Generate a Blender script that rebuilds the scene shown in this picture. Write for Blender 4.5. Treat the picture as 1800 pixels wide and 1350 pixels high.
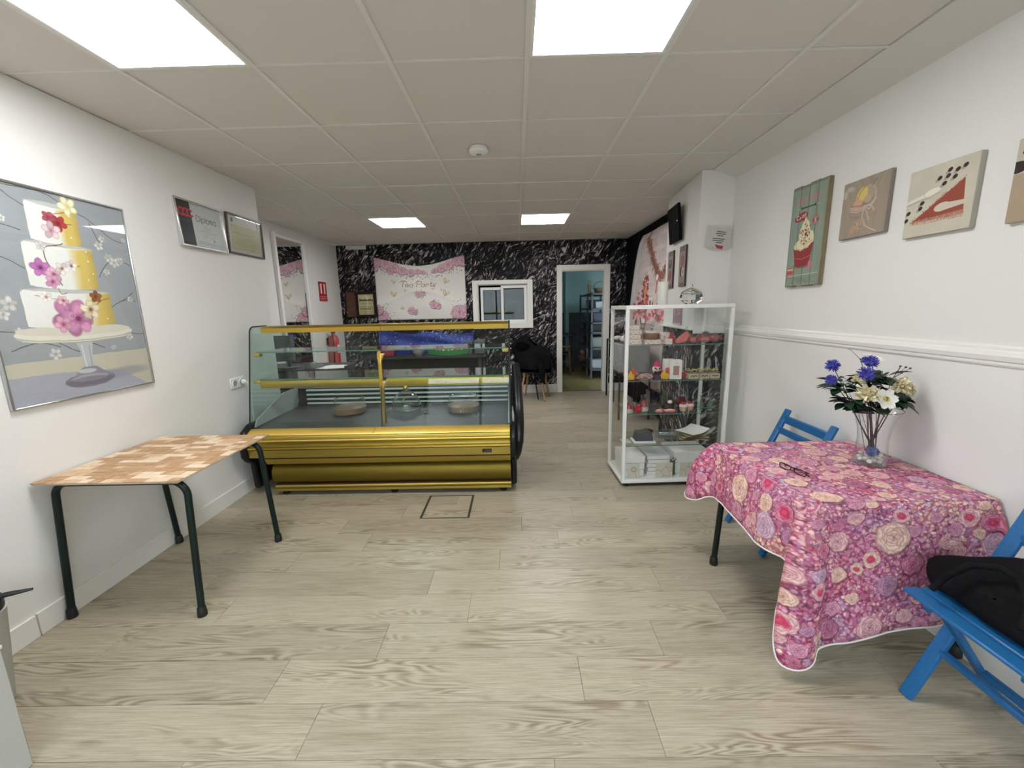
import bpy, bmesh, math, random
import numpy as np
from mathutils import Vector, Matrix
PI = math.pi
random.seed(7); RNG = np.random.default_rng(7)
for o in list(bpy.data.objects): bpy.data.objects.remove(o)
SC = bpy.context.scene
COL = SC.collection
# ------------------------------------------------------------------ camera, sky, exposure
H = 2.52                      # ceiling height
cam_d = bpy.data.cameras.new('camera'); cam = bpy.data.objects.new('camera', cam_d); COL.objects.link(cam)
cam_d.sensor_width = 36; cam_d.sensor_fit = 'HORIZONTAL'; cam_d.lens = 714.5/1800*36
cam_d.clip_start = 0.02; cam_d.clip_end = 100
def _cam_rot(p, y, r):
    f = Vector((math.sin(y)*math.cos(p), math.cos(y)*math.cos(p), math.sin(p)))
    rt = Vector((math.cos(y), -math.sin(y), 0)); up = rt.cross(f)
    a = math.cos(r)*rt + math.sin(r)*up; b = -math.sin(r)*rt + math.cos(r)*up
    return Matrix(((a.x, b.x, -f.x), (a.y, b.y, -f.y), (a.z, b.z, -f.z)))
cam.matrix_world = Matrix.Translation((-0.0716, -2.0008, 1.451)) @ _cam_rot(-.1844, -.0130, -.0221).to_4x4()
SC.camera = cam
SC.view_settings.view_transform = 'Standard'; SC.view_settings.look = 'None'
SC.view_settings.gamma = 1.0; SC.view_settings.use_curve_mapping = False
SC.view_settings.exposure = 0.84
SC.cycles.transparent_max_bounces = 40
SC.cycles.max_bounces = 14; SC.cycles.diffuse_bounces = 6; SC.cycles.glossy_bounces = 6
LAMP = 14.5                   # radiance of the ceiling panels
W = bpy.data.worlds.new('World'); SC.world = W; W.use_nodes = True
_bg = W.node_tree.nodes['Background']; _bg.inputs[0].default_value = (.80, .90, 1, 1); _bg.inputs[1].default_value = 7.0

# ------------------------------------------------------------------ materials
MATS = {}
def mat(name, col=(.8, .8, .8), rough=.5, metal=0., **k):
    if name in MATS: return MATS[name]
    m = bpy.data.materials.new(name); m.use_nodes = True
    b = m.node_tree.nodes['Principled BSDF']
    b.inputs['Base Color'].default_value = (*col, 1); b.inputs['Roughness'].default_value = rough; b.inputs['Metallic'].default_value = metal
    for q, v in k.items():
        b.inputs[q.replace('_', ' ')].default_value = v
    MATS[name] = m
    return m
def nd(m, typ, **k):
    n = m.node_tree.nodes.new(typ)
    for q, v in k.items():
        if q.startswith('i_'): n.inputs[q[2:].replace('_', ' ')].default_value = v
        else: setattr(n, q, v)
    return n
def lk(m, a, b): m.node_tree.links.new(a, b)
def bsdf(m): return m.node_tree.nodes['Principled BSDF']
def ramp(m, stops, fac):
    r = nd(m, 'ShaderNodeValToRGB'); cr = r.color_ramp
    while len(cr.elements) < len(stops): cr.elements.new(.5)
    for e, (p, c) in zip(cr.elements, stops): e.position = p; e.color = (*c, 1) if len(c) == 3 else c
    lk(m, fac, r.inputs[0]); return r
def bump(m, h, strength=.3, dist=.002):
    b = nd(m, 'ShaderNodeBump', i_Strength=strength, i_Distance=dist)
    lk(m, h, b.inputs['Height']); lk(m, b.outputs[0], bsdf(m).inputs['Normal'])
def noisy(name, c1, c2, scale=20, rough=.5, metal=0., bumpy=.0, detail=4, stretch=(1, 1, 1), **k):
    if name in MATS: return MATS[name]
    m = mat(name, c1, rough, metal, **k)
    g = nd(m, 'ShaderNodeNewGeometry'); mp = nd(m, 'ShaderNodeMapping'); mp.inputs['Scale'].default_value = stretch
    lk(m, g.outputs['Position'], mp.inputs['Vector'])
    n = nd(m, 'ShaderNodeTexNoise', i_Scale=scale, i_Detail=detail); lk(m, mp.outputs[0], n.inputs['Vector'])
    r = ramp(m, [(.3, c1), (.7, c2)], n.outputs['Fac']); lk(m, r.outputs[0], bsdf(m).inputs['Base Color'])
    if bumpy: bump(m, n.outputs['Fac'], bumpy)
    return m
def glassy(name, tint=(.93, .97, .95), rough=.01, refl=1.0, ior=1.5):
    if name in MATS: return MATS[name]
    m = bpy.data.materials.new(name); m.use_nodes = True; nt = m.node_tree; nt.nodes.clear()
    o = nd(m, 'ShaderNodeOutputMaterial'); t = nd(m, 'ShaderNodeBsdfTransparent'); g = nd(m, 'ShaderNodeBsdfGlossy')
    t.inputs[0].default_value = (*tint, 1); g.inputs['Roughness'].default_value = rough
    f = nd(m, 'ShaderNodeFresnel', i_IOR=ior); gm_ = nd(m, 'ShaderNodeNewGeometry'); ir = nd(m, 'ShaderNodeMapRange')   # same reflectance from both sides of a thin wall
    ir.inputs[3].default_value = ior; ir.inputs[4].default_value = 1/ior; lk(m, gm_.outputs['Backfacing'], ir.inputs[0]); lk(m, ir.outputs[0], f.inputs['IOR']); mu = nd(m, 'ShaderNodeMath', operation='MULTIPLY'); mu.inputs[1].default_value = refl
    mx = nd(m, 'ShaderNodeMixShader'); lk(m, f.outputs[0], mu.inputs[0]); lk(m, mu.outputs[0], mx.inputs[0])
    lk(m, t.outputs[0], mx.inputs[1]); lk(m, g.outputs[0], mx.inputs[2]); lk(m, mx.outputs[0], o.inputs[0])
    MATS[name] = m; return m
def emit(name, col, s):
    m = mat(name, col); b = bsdf(m); b.inputs['Emission Color'].default_value = (*col, 1); b.inputs['Emission Strength'].default_value = s
    return m
def pic_mat(name, pic, rough=.45, **k):
    m = mat(name, (1, 1, 1), rough, **k)
    t = nd(m, 'ShaderNodeTexImage'); t.image = pic.image(name); t.extension = 'REPEAT'
    u = nd(m, 'ShaderNodeUVMap', uv_map='UVMap'); lk(m, u.outputs[0], t.inputs[0]); lk(m, t.outputs[0], bsdf(m).inputs['Base Color'])
    return m
def lin(r, g, b): return tuple((c/255/12.92 if c < 10 else ((c/255+.055)/1.055)**2.4) for c in (r, g, b))

# ------------------------------------------------------------------ a small raster painter for flat prints
GL = {'A': '002640 1333', 'B': '000636454433 0333424130 0030', 'C': '4536160501103041', 'D': '00062645412000', 'E': '46060040 0333', 'F': '460600 0333',
 'G': '45361605011030414323', 'H': '0006 4046 0343', 'I': '2026', 'L': '060040', 'M': '0006234640', 'N': '00064046', 'O': '100105163645413010', 'P': '00063645443303',
 'R': '00063645443303 2340', 'S': '453616050413334241301001', 'T': '0646 2026', 'U': '060110304146', 'V': '062046', 'X': '0046 0640', 'Y': '062346 2320', 'Z': '06460040',
 'a': '4440 4334140301103041', 'e': '02424334140301103041', 'i': '2024 2526', 'l': '2026', 'm': '0004 03142420 23344340', 'o': '100103143443413010', 'p': '0004 0314344341301001 0000', 'r': '0004 03143443',
 't': '2625213041 1434', 'y': '042044 2000', '!': '2622 2020', '0': '100105163645413010', '1': '152620', '2': '05163645440040', ' ': '', "'": '2625'}
class Pic:
    def __init__(s, w, h, col=(255, 255, 255)):
        s.w, s.h = w, h; s.a = np.empty((h, w, 3), np.float32); s.a[:] = np.array(col, np.float32)/255
    def _win(s, x0, y0, x1, y1):
        x0 = max(0, int(x0)); y0 = max(0, int(y0)); x1 = min(s.w, int(x1)+2); y1 = min(s.h, int(y1)+2)
        if x1 <= x0 or y1 <= y0: return None
        Y, X = np.mgrid[y0:y1, x0:x1]
        return slice(y0, y1), slice(x0, x1), X+.5, Y+.5
    def _put(s, w, m, col, a):
        m = (np.clip(m, 0, 1)*a)[..., None]
        s.a[w[0], w[1]] = s.a[w[0], w[1]]*(1-m) + np.array(col, np.float32)/255*m
    def ell(s, cx, cy, rx, ry=None, col=(0, 0, 0), ang=0., a=1., soft=1.):
        ry = ry or rx; R = max(rx, ry)+soft+1; w = s._win(cx-R, cy-R, cx+R, cy+R)
        if not w: return
        c, n = math.cos(ang), math.sin(ang); X = w[2]-cx; Y = w[3]-cy; u = (X*c+Y*n)/rx; v = (-X*n+Y*c)/ry
        d = (1-np.sqrt(u*u+v*v))*min(rx, ry)
        s._put(w, d/soft+.5, col, a)
    def poly(s, pts, col, a=1.):
        P = np.array(pts, float); w = s._win(P[:, 0].min(), P[:, 1].min(), P[:, 0].max(), P[:, 1].max())
        if not w: return
        ins = np.zeros(w[2].shape, bool); j = len(P)-1
        for i in range(len(P)):
            yi, yj = P[i, 1], P[j, 1]
            if yi != yj:
                c = ((yi > w[3]) != (yj > w[3])) & (w[2] < (P[j, 0]-P[i, 0])*(w[3]-yi)/(yj-yi)+P[i, 0]); ins ^= c
            j = i
        s._put(w, ins.astype(np.float32), col, a)
    def rect(s, x0, y0, x1, y1, col, a=1.): s.poly([(x0, y0), (x1, y0), (x1, y1), (x0, y1)], col, a)
    def line(s, pts, wd, col, a=1.):
        for p, q in zip(pts[:-1], pts[1:]):
            r = wd/2+1; w = s._win(min(p[0], q[0])-r, min(p[1], q[1])-r, max(p[0], q[0])+r, max(p[1], q[1])+r)
            if not w: continue
            dx, dy = q[0]-p[0], q[1]-p[1]; L = dx*dx+dy*dy or 1e-6
            t = np.clip(((w[2]-p[0])*dx+(w[3]-p[1])*dy)/L, 0, 1)
            d = np.hypot(w[2]-p[0]-t*dx, w[3]-p[1]-t*dy); s._put(w, wd/2-d+.5, col, a)
    def text(s, t, x, y, h, col, wd=2, slant=0., adv=.95, ang=0., a=1.):
        k = h/6; cx = 0; ca, sa = math.cos(ang), math.sin(ang)
        for ch in t:
            for st in GL.get(ch, '').split():
                p = [(int(st[i]), int(st[i+1])) for i in range(0, len(st)-1, 2)]
                q = [(cx-(1.25*k if ch in "il'!1" else 0)+u*k*.9+v*k*slant, -v*k) for u, v in p]
                if len(q) == 1: q = q*2
                s.line([(x+u*ca-v*sa, y+u*sa+v*ca) for u, v in q], wd, col, a)
            if ch == 'p': s.line([(x+cx*ca, y+cx*sa), (x+cx*ca, y+cx*sa+2*k)], wd, col, a)
            cx += h*adv*((.36 if ch in "il'!1" else .45 if ch == ' ' else 1))
    def noise(s, amp=.03, cell=1):
        n = RNG.normal(0, amp, (s.h//cell+1, s.w//cell+1, 1)).astype(np.float32)
        n = np.repeat(np.repeat(n, cell, 0), cell, 1)[:s.h, :s.w]; s.a = np.clip(s.a+n, 0, 1)
    def warp(s, amp, cell):
        def f():
            n = RNG.normal(0, 1, (s.h//cell+3, s.w//cell+3)); Y, X = np.mgrid[0:s.h, 0:s.w]/cell; i = Y.astype(int); j = X.astype(int); u = Y-i; v = X-j; u = u*u*(3-2*u); v = v*v*(3-2*v)
            return (n[i, j]*(1-u)*(1-v)+n[i+1, j]*u*(1-v)+n[i, j+1]*(1-u)*v+n[i+1, j+1]*u*v)*amp
        Y, X = np.mgrid[0:s.h, 0:s.w]; s.a = s.a[np.clip(Y+f(), 0, s.h-1).astype(int), np.clip(X+f(), 0, s.w-1).astype(int)]
    def rose(s, x, y, r, deep, pale, k=7):
        deep = np.array(deep, float); pale = np.array(pale, float); th = RNG.uniform(0, 6.28); sq = RNG.uniform(.82, 1.); ta = RNG.uniform(0, 3.1)
        s.ell(x+r*.05, y+r*.09, r*1.03, r*.95, deep*.55, th, .7, r*.12)
        for j, (f, n) in enumerate(((1., 7), (.80, 6), (.60, 5), (.42, 5), (.26, 4), (.13, 3))):
            if r*f < 4: break
            for i in range(n):
                a = th+j*.7+i*2*PI/n+RNG.uniform(-.2, .2); d = r*f*.50; ex, ey = math.cos(a)*d, math.sin(a)*d*sq; q = r*f*RNG.uniform(.50, .60); c = (pale*(1-j*.09)+deep*j*.09)*RNG.uniform(.93, 1.05)
                s.ell(x+ex, y+ey, q*.92, q*1.06, deep*(.80-.05*j), a, .75, max(1.5, q*.12))
                s.ell(x+ex*1.14, y+ey*1.14, q*.70, q*.92, np.clip(c, 0, 255), a, .95, max(2, q*.34))
        s.ell(x, y, r*.06, r*.05, deep*.6, 0, .7, 2)
    def blossom(s, x, y, r, col, core, n=5, ang=0., a=1.):
        for i in range(n):
            t = ang+i*2*PI/n; c_ = np.clip(np.array(col)*RNG.uniform(.88, 1.06), 0, 255); ex, ey = x+math.cos(t)*r*.55, y+math.sin(t)*r*.55
            s.ell(ex, ey, r*.54, r*.40, c_*.86, t, a, max(2, r*.12)); s.ell(ex+r*.05*math.cos(t), ey+r*.05*math.sin(t), r*.44, r*.31, np.clip(c_*1.05, 0, 255), t, a, max(2, r*.2))
            s.line([(x, y), (ex, ey)], max(1, r*.05), np.array(core)*.5+c_*.5, a*.6)
        s.ell(x, y, r*.34, r*.34, np.array(core)*.5+np.array(col)*.5, 0, a*.8, r*.25); s.ell(x, y, r*.16, r*.16, core, 0, a, max(2, r*.12))
    def dash(s, x0, x1, y, col, th=2, a=.8, cell=7):
        x = x0
        while x < x1:
            l = RNG.uniform(.6, 2)*cell; s.line([(x, y), (min(x1, x+l), y)], th, col, a); x += l+cell*.45
    def image(s, name):
        im = bpy.data.images.new(name, s.w, s.h); px = np.ones((s.h, s.w, 4), np.float32); px[..., :3] = np.clip(s.a[::-1], 0, 1)
        im.pixels.foreach_set(px.ravel()); im.update(); im.pack(); return im

# ------------------------------------------------------------------ mesh builder
class MB:
    def __init__(s): s.bm = bmesh.new(); s.uv = None
    def _uv(s):
        if s.uv is None: s.uv = s.bm.loops.layers.uv.new('UVMap')
        return s.uv
    def box(s, a, b, bev=0., M=None, seg=1):
        x0, y0, z0 = a; x1, y1, z1 = b
        v = [s.bm.verts.new(p) for p in ((x0, y0, z0), (x1, y0, z0), (x1, y1, z0), (x0, y1, z0), (x0, y0, z1), (x1, y0, z1), (x1, y1, z1), (x0, y1, z1))]
        f = [s.bm.faces.new([v[i] for i in q]) for q in ((3, 2, 1, 0), (4, 5, 6, 7), (0, 1, 5, 4), (1, 2, 6, 5), (2, 3, 7, 6), (3, 0, 4, 7))]
        if M is not None:
            for q in v: q.co = M @ q.co
        if bev: bmesh.ops.bevel(s.bm, geom=list({e for q in f for e in q.edges}), offset=bev, segments=seg, affect='EDGES', profile=.5)
        return s
    def rod(s, p, q, w, h, bev=0., up=(0, 0, 1)):
        p = Vector(p); q = Vector(q); d = q-p; L = d.length; z = d/L; x = Vector(up).cross(z)
        if x.length < 1e-4: x = Vector((1, 0, 0)).cross(z)
        x.normalize(); y = z.cross(x); M = Matrix.Translation(p) @ Matrix((x, y, z)).transposed().to_4x4()
        return s.box((-w/2, -h/2, 0), (w/2, h/2, L), bev, M)
    def tube(s, pts, r, seg=10, closed=False, cap=True):
        P = [Vector(p) for p in pts]; n = len(P); rr = r if hasattr(r, '__len__') else [r]*n; rings = []; up = None
        for i in range(n):
            t = (P[(i+1) % n]-P[i-1]) if closed else (P[min(i+1, n-1)]-P[max(i-1, 0)])
            t.normalize()
            if up is None:
                up = Vector((0, 0, 1)) if abs(t.z) < .9 else Vector((1, 0, 0))
            x = up-t*up.dot(t); x.normalize(); up = x; y = t.cross(x)
            rings.append([s.bm.verts.new(P[i]+(x*math.cos(a)+y*math.sin(a))*rr[i]) for a in (2*PI*k/seg for k in range(seg))])
        for i in range(n if closed else n-1):
            A, B = rings[i], rings[(i+1) % n]
            for k in range(seg): s.bm.faces.new((A[k], A[(k+1) % seg], B[(k+1) % seg], B[k]))
        if cap and not closed: s.bm.faces.new(rings[0][::-1]); s.bm.faces.new(rings[-1])
        return s
    def lathe(s, prof, c=(0, 0, 0), seg=24, M=None, sx=1., sy=1.):
        rings = []
        for r, z in prof:
            if r < 1e-5: rings.append([s.bm.verts.new((c[0], c[1], c[2]+z))])
            else: rings.append([s.bm.verts.new((c[0]+r*sx*math.cos(2*PI*k/seg), c[1]+r*sy*math.sin(2*PI*k/seg), c[2]+z)) for k in range(seg)])
        for A, B in zip(rings[:-1], rings[1:]):
            for k in range(seg):
                a0, a1, b0, b1 = A[k % len(A)], A[(k+1) % len(A)], B[k % len(B)], B[(k+1) % len(B)]
                q = [a0]
                for t in (a1, b1, b0):
                    if t not in q: q.append(t)
                if len(q) > 2:
                    try: s.bm.faces.new(q)
                    except ValueError: pass
        if M is not None:
            for R in rings:
                for v in R: v.co = M @ v.co
        return s
    def ball(s, c, r, seg=12, rings=8, noise=0., M=None):
        r = r if hasattr(r, '__len__') else (r, r, r); vs = []
        for i in range(rings+1):
            th = PI*i/rings; row = []
            for k in range(1 if i in (0, rings) else seg):
                ph = 2*PI*k/seg; q = 1+random.uniform(-noise, noise)
                p = Vector((r[0]*math.sin(th)*math.cos(ph)*q, r[1]*math.sin(th)*math.sin(ph)*q, r[2]*math.cos(th)*q))
                if M is not None: p = M @ p
                row.append(s.bm.verts.new(Vector(c)+p))
            vs.append(row)
        for A, B in zip(vs[:-1], vs[1:]):
            for k in range(seg):
                q = []
                for t in (A[k % len(A)], B[k % len(B)], B[(k+1) % len(B)], A[(k+1) % len(A)]):
                    if t not in q: q.append(t)
                if len(q) > 2: s.bm.faces.new(q)
        return s
    def prism(s, poly, ax, lo, hi, bev=0.):
        def P(u, v, w): return {0: (w, u, v), 1: (u, w, v), 2: (u, v, w)}[ax]
        A = [s.bm.verts.new(P(u, v, lo)) for u, v in poly]; B = [s.bm.verts.new(P(u, v, hi)) for u, v in poly]; n = len(A)
        f = [s.bm.faces.new(A[::-1]), s.bm.faces.new(B)]+[s.bm.faces.new((A[i], A[(i+1) % n], B[(i+1) % n], B[i])) for i in range(n)]
        bmesh.ops.recalc_face_normals(s.bm, faces=f)
        if bev: bmesh.ops.bevel(s.bm, geom=list({e for q in f for e in q.edges}), offset=bev, segments=1, affect='EDGES')
        return s
    def grid(s, fn, nu, nv, uvfn=None, wrap=False):
        V = [[s.bm.verts.new(fn(i/nu, j/nv)) for j in range(nv+1)] for i in range(nu if wrap else nu+1)]
        uv = s._uv()
        for i in range(nu):
            for j in range(nv):
                a = i+1 if not wrap else (i+1) % nu
                f = s.bm.faces.new((V[i][j], V[a][j], V[a][j+1], V[i][j+1]))
                for l, (p, q) in zip(f.loops, ((i, j), (i+1, j), (i+1, j+1), (i, j+1))):
                    l[uv].uv = uvfn(p/nu, q/nv) if uvfn else (p/nu, q/nv)
        return s
    def quad(s, a, b, c, d):
        uv = s._uv(); f = s.bm.faces.new([s.bm.verts.new(p) for p in (a, b, c, d)])
        for l, t in zip(f.loops, ((0, 0), (1, 0), (1, 1), (0, 1))): l[uv].uv = t
        return s
    def mesh(s, name, m, smooth=40):
        me = bpy.data.meshes.new(name); s.bm.normal_update(); s.bm.to_mesh(me); s.bm.free()
        for x in (m if isinstance(m, (list, tuple)) else [m]): me.materials.append(x)
        if smooth:
            me.polygons.foreach_set('use_smooth', [True]*len(me.polygons)); me.set_sharp_from_angle(angle=math.radians(smooth))
        return me
    def build(s, name, m, parent=None, label=None, smooth=40, loc=None):
        o = bpy.data.objects.new(name, s.mesh(name, m, smooth)); COL.objects.link(o)
        if parent is not None: o.parent = parent
        if loc is not None: o.location = loc
        if label: o['label'] = label
        return o
def tag(o, label, cat, group=None):
    o['label'] = label; o['category'] = cat
    if group: o['group'] = group
    return o
def thing(name, label, cat, loc=(0, 0, 0), rz=0., group=None):
    o = bpy.data.objects.new(name, None); COL.objects.link(o); o.location = loc; o.rotation_euler = (0, 0, rz); o.empty_display_size = .05
    return tag(o, label, cat, group)
def one(name, mb, m, label, cat, loc=(0, 0, 0), rz=0., group=None, smooth=40):
    o = mb.build(name, m, None, None, smooth, loc); o.rotation_euler = (0, 0, rz); return tag(o, label, cat, group)
def struct(name, mb, m, parent=None, smooth=0):
    o = mb.build(name, m, parent, None, smooth)
    if parent is None: o['kind'] = 'structure'
    return o
def dup(root, loc, rz=None, label=None, group=None):
    r = root.copy(); COL.objects.link(r); r.location = loc
    if rz is not None: r.rotation_euler = (0, 0, rz)
    if label: r['label'] = label
    if group: r['group'] = group
    for ch in list(root.children):
        c = ch.copy(); COL.objects.link(c); c.parent = r
        for g in list(ch.children):
            d = g.copy(); COL.objects.link(d); d.parent = c
    return r
def arc(c, r, a0, a1, n, fn): return [fn(c[0]+r*math.cos(a0+(a1-a0)*i/n), c[1]+r*math.sin(a0+(a1-a0)*i/n)) for i in range(n+1)]
# ------------------------------------------------------------------ materials of the room
wall_m = noisy('wall_paint', (.80, .79, .765), (.77, .76, .735), 220, .6, bumpy=.04, detail=3)
white_m = mat('white_lacquer', (.82, .82, .79), .35)
frame_w = mat('white_joinery', (.80, .79, .75), .4)
tile_m = noisy('ceiling_tile', (.66, .625, .58), (.69, .655, .61), 350, .9, bumpy=.05)
bar_m = mat('grid_white', (.74, .72, .68), .5)
plaster_m = noisy('ceiling_plaster', (.70, .685, .65), (.72, .70, .665), 90, .8)
black_paint = mat('black_paint', (.004, .004, .006), .8, Specular_IOR_Level=.1)
glass = glassy('clear_glass', refl=.55); picture_glass = glassy('picture_glass', (.97, .98, .98), .01, .5); glass_g = glassy('green_glass', (.90, .96, .945)); pane_m = glassy('window_glass', (.95, .97, .97), refl=1.6)
edge_m = mat('glass_edge', (.10, .22, .19), .15)
chrome = mat('chrome', (.75, .75, .76), .18, 1.)
steel = mat('brushed_steel', (.50, .51, .51), .35, 1.)
blackp = mat('black_plastic', (.006, .006, .007), .36, Specular_IOR_Level=.35)
dark_rub = mat('dark_rubber', (.008, .009, .01), .6)
paper = mat('paper_white', (.80, .79, .76), .7)

def floor_material():
    m = mat('oak_plank', rough=.36); g = nd(m, 'ShaderNodeNewGeometry'); oi = nd(m, 'ShaderNodeObjectInfo')
    off = nd(m, 'ShaderNodeVectorMath', operation='SCALE'); cx = nd(m, 'ShaderNodeCombineXYZ')
    for i, k in enumerate((37., 91., 13.)):
        q = nd(m, 'ShaderNodeMath', operation='MULTIPLY'); q.inputs[1].default_value = k; lk(m, oi.outputs['Random'], q.inputs[0]); lk(m, q.outputs[0], cx.inputs[i])
    ad = nd(m, 'ShaderNodeVectorMath', operation='ADD'); lk(m, g.outputs['Position'], ad.inputs[0]); lk(m, cx.outputs[0], ad.inputs[1])
    mp = nd(m, 'ShaderNodeMapping'); mp.inputs['Scale'].default_value = (.75, 6.5, 1); lk(m, ad.outputs[0], mp.inputs[0])
    w = nd(m, 'ShaderNodeTexNoise', i_Scale=1.7, i_Detail=2., i_Distortion=.5); lk(m, mp.outputs[0], w.inputs[0])
    rg = nd(m, 'ShaderNodeMath', operation='MULTIPLY'); rg.inputs[1].default_value = 16.; lk(m, w.outputs['Fac'], rg.inputs[0])
    sn = nd(m, 'ShaderNodeMath', operation='SINE')
    m6 = nd(m, 'ShaderNodeMath', operation='MULTIPLY'); m6.inputs[1].default_value = 6.28; lk(m, rg.outputs[0], m6.inputs[0]); lk(m, m6.outputs[0], sn.inputs[0])
    rings = nd(m, 'ShaderNodeMapRange'); rings.inputs[1].default_value = -1.; lk(m, sn.outputs[0], rings.inputs[0])
    mp2 = nd(m, 'ShaderNodeMapping'); mp2.inputs['Scale'].default_value = (3.6, 110, 1); lk(m, ad.outputs[0], mp2.inputs[0])
    fi = nd(m, 'ShaderNodeTexNoise', i_Scale=1.6, i_Detail=8., i_Roughness=.74); lk(m, mp2.outputs[0], fi.inputs[0])
    mp3 = nd(m, 'ShaderNodeMapping'); mp3.inputs['Scale'].default_value = (.8, 3.5, 1); lk(m, ad.outputs[0], mp3.inputs[0])
    bl = nd(m, 'ShaderNodeTexNoise', i_Scale=2.2, i_Detail=4.); lk(m, mp3.outputs[0], bl.inputs[0])
    kn = nd(m, 'ShaderNodeTexVoronoi', i_Scale=1.15); mp4 = nd(m, 'ShaderNodeMapping'); mp4.inputs['Scale'].default_value = (1.6, 4.5, 1); lk(m, ad.outputs[0], mp4.inputs[0]); lk(m, mp4.outputs[0], kn.inputs[0])
    kr = ramp(m, [(.02, (0, 0, 0)), (.13, (1, 1, 1))], kn.outputs['Distance'])
    # weights
    def mul(a, k):
        q = nd(m, 'ShaderNodeMath', operation='MULTIPLY'); q.inputs[1].default_value = k; lk(m, a, q.inputs[0]); return q.outputs[0]
    def add(a, b):
        q = nd(m, 'ShaderNodeMath', operation='ADD'); lk(m, a, q.inputs[0]); lk(m, b, q.inputs[1]); return q.outputs[0]
    rr = nd(m, 'ShaderNodeMath', operation='MULTIPLY'); lk(m, rings.outputs[0], rr.inputs[0])
    gate = nd(m, 'ShaderNodeMapRange'); gate.inputs[1].default_value = .46; gate.inputs[2].default_value = .64; lk(m, bl.outputs['Fac'], gate.inputs[0]); lk(m, gate.outputs[0], rr.inputs[1])
    h = add(add(mul(fi.outputs['Fac'], .74), mul(rr.outputs[0], -.26)), add(mul(bl.outputs['Fac'], .34), mul(kr.outputs[0], .12)))
    r = ramp(m, [(.26, lin(92, 79, 60)), (.42, lin(142, 128, 105)), (.56, lin(172, 160, 137)), (.74, lin(198, 188, 166))], h)
    hv = nd(m, 'ShaderNodeHueSaturation'); lk(m, r.outputs[0], hv.inputs['Color'])
    vr = nd(m, 'ShaderNodeMapRange'); vr.inputs[3].default_value = .74; vr.inputs[4].default_value = .92; lk(m, oi.outputs['Random'], vr.inputs[0]); lk(m, vr.outputs[0], hv.inputs['Value'])
    lk(m, hv.outputs[0], bsdf(m).inputs['Base Color']); bump(m, fi.outputs['Fac'], .12, .001)
    return m
plank_m = floor_material()

def wallpaper():
    m = mat('feather_wallpaper', rough=.55, Specular_IOR_Level=.15); g = nd(m, 'ShaderNodeNewGeometry'); sp = nd(m, 'ShaderNodeSeparateXYZ'); lk(m, g.outputs['Position'], sp.inputs[0])
    s = nd(m, 'ShaderNodeMath', operation='ADD'); lk(m, sp.outputs[0], s.inputs[0]); lk(m, sp.outputs[1], s.inputs[1])
    c = nd(m, 'ShaderNodeCombineXYZ'); lk(m, s.outputs[0], c.inputs[0]); lk(m, sp.outputs[2], c.inputs[1])
    SC_ = .68; cs = nd(m, 'ShaderNodeVectorMath', operation='SCALE'); cs.inputs['Scale'].default_value = SC_; lk(m, c.outputs[0], cs.inputs[0]); c = cs
    nw = nd(m, 'ShaderNodeTexNoise', i_Scale=3.1, i_Detail=1.); lk(m, c.outputs[0], nw.inputs[0])
    hs = []
    for ang, sc, off in ((-.85, 1., 0.), (-1.35, 1.1, 5.3), (-.35, 1.05, 9.1)):
        mp = nd(m, 'ShaderNodeMapping', vector_type='TEXTURE'); mp.inputs['Rotation'].default_value = (0, 0, -ang); mp.inputs['Scale'].default_value = (1/5.5/sc, 1/21./sc, 1); mp.inputs['Location'].default_value = (off, off*.7, 0)
        wq = nd(m, 'ShaderNodeVectorMath', operation='SCALE'); wq.inputs['Scale'].default_value = .11; lk(m, nw.outputs['Color'], wq.inputs[0])
        aq = nd(m, 'ShaderNodeVectorMath', operation='ADD'); lk(m, c.outputs[0], aq.inputs[0]); lk(m, wq.outputs[0], aq.inputs[1]); lk(m, aq.outputs[0], mp.inputs[0])
        n = nd(m, 'ShaderNodeTexNoise', i_Scale=1.9, i_Detail=2.5, i_Roughness=.55, i_Distortion=1.3); lk(m, mp.outputs[0], n.inputs[0]); hs.append(n.outputs['Fac'])
    sel = nd(m, 'ShaderNodeTexNoise', i_Scale=7., i_Detail=1.); lk(m, c.outputs[0], sel.inputs[0])
    def mix(a, b, lo, hi):
        k = nd(m, 'ShaderNodeMapRange'); k.inputs[1].default_value = lo; k.inputs[2].default_value = hi; lk(m, sel.outputs['Fac'], k.inputs[0])
        x = nd(m, 'ShaderNodeMix'); lk(m, k.outputs[0], x.inputs[0]); lk(m, a, x.inputs[2]); lk(m, b, x.inputs[3]); return x.outputs[0]
    h = mix(mix(hs[2], hs[0], .36, .44), hs[1], .53, .60)
    lo = nd(m, 'ShaderNodeTexNoise', i_Scale=2.3, i_Detail=2.); lk(m, c.outputs[0], lo.inputs[0])
    lm = nd(m, 'ShaderNodeMapRange'); lm.inputs[1].default_value = .3; lm.inputs[2].default_value = .7; lm.inputs[3].default_value = -.045; lm.inputs[4].default_value = .03; lk(m, lo.outputs['Fac'], lm.inputs[0])
    hh = nd(m, 'ShaderNodeMath', operation='ADD'); lk(m, h, hh.inputs[0]); lk(m, lm.outputs[0], hh.inputs[1]); h = hh.outputs[0]
    r = ramp(m, [(.40, (.003, .003, .003)), (.49, (.012, .011, .012)), (.555, (.06, .056, .058)), (.61, (.30, .285, .275)), (.68, (.72, .70, .66))], h)
    lk(m, r.outputs[0], bsdf(m).inputs['Base Color']); bump(m, h, .35, .004); return m
paper_m = wallpaper()

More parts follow.
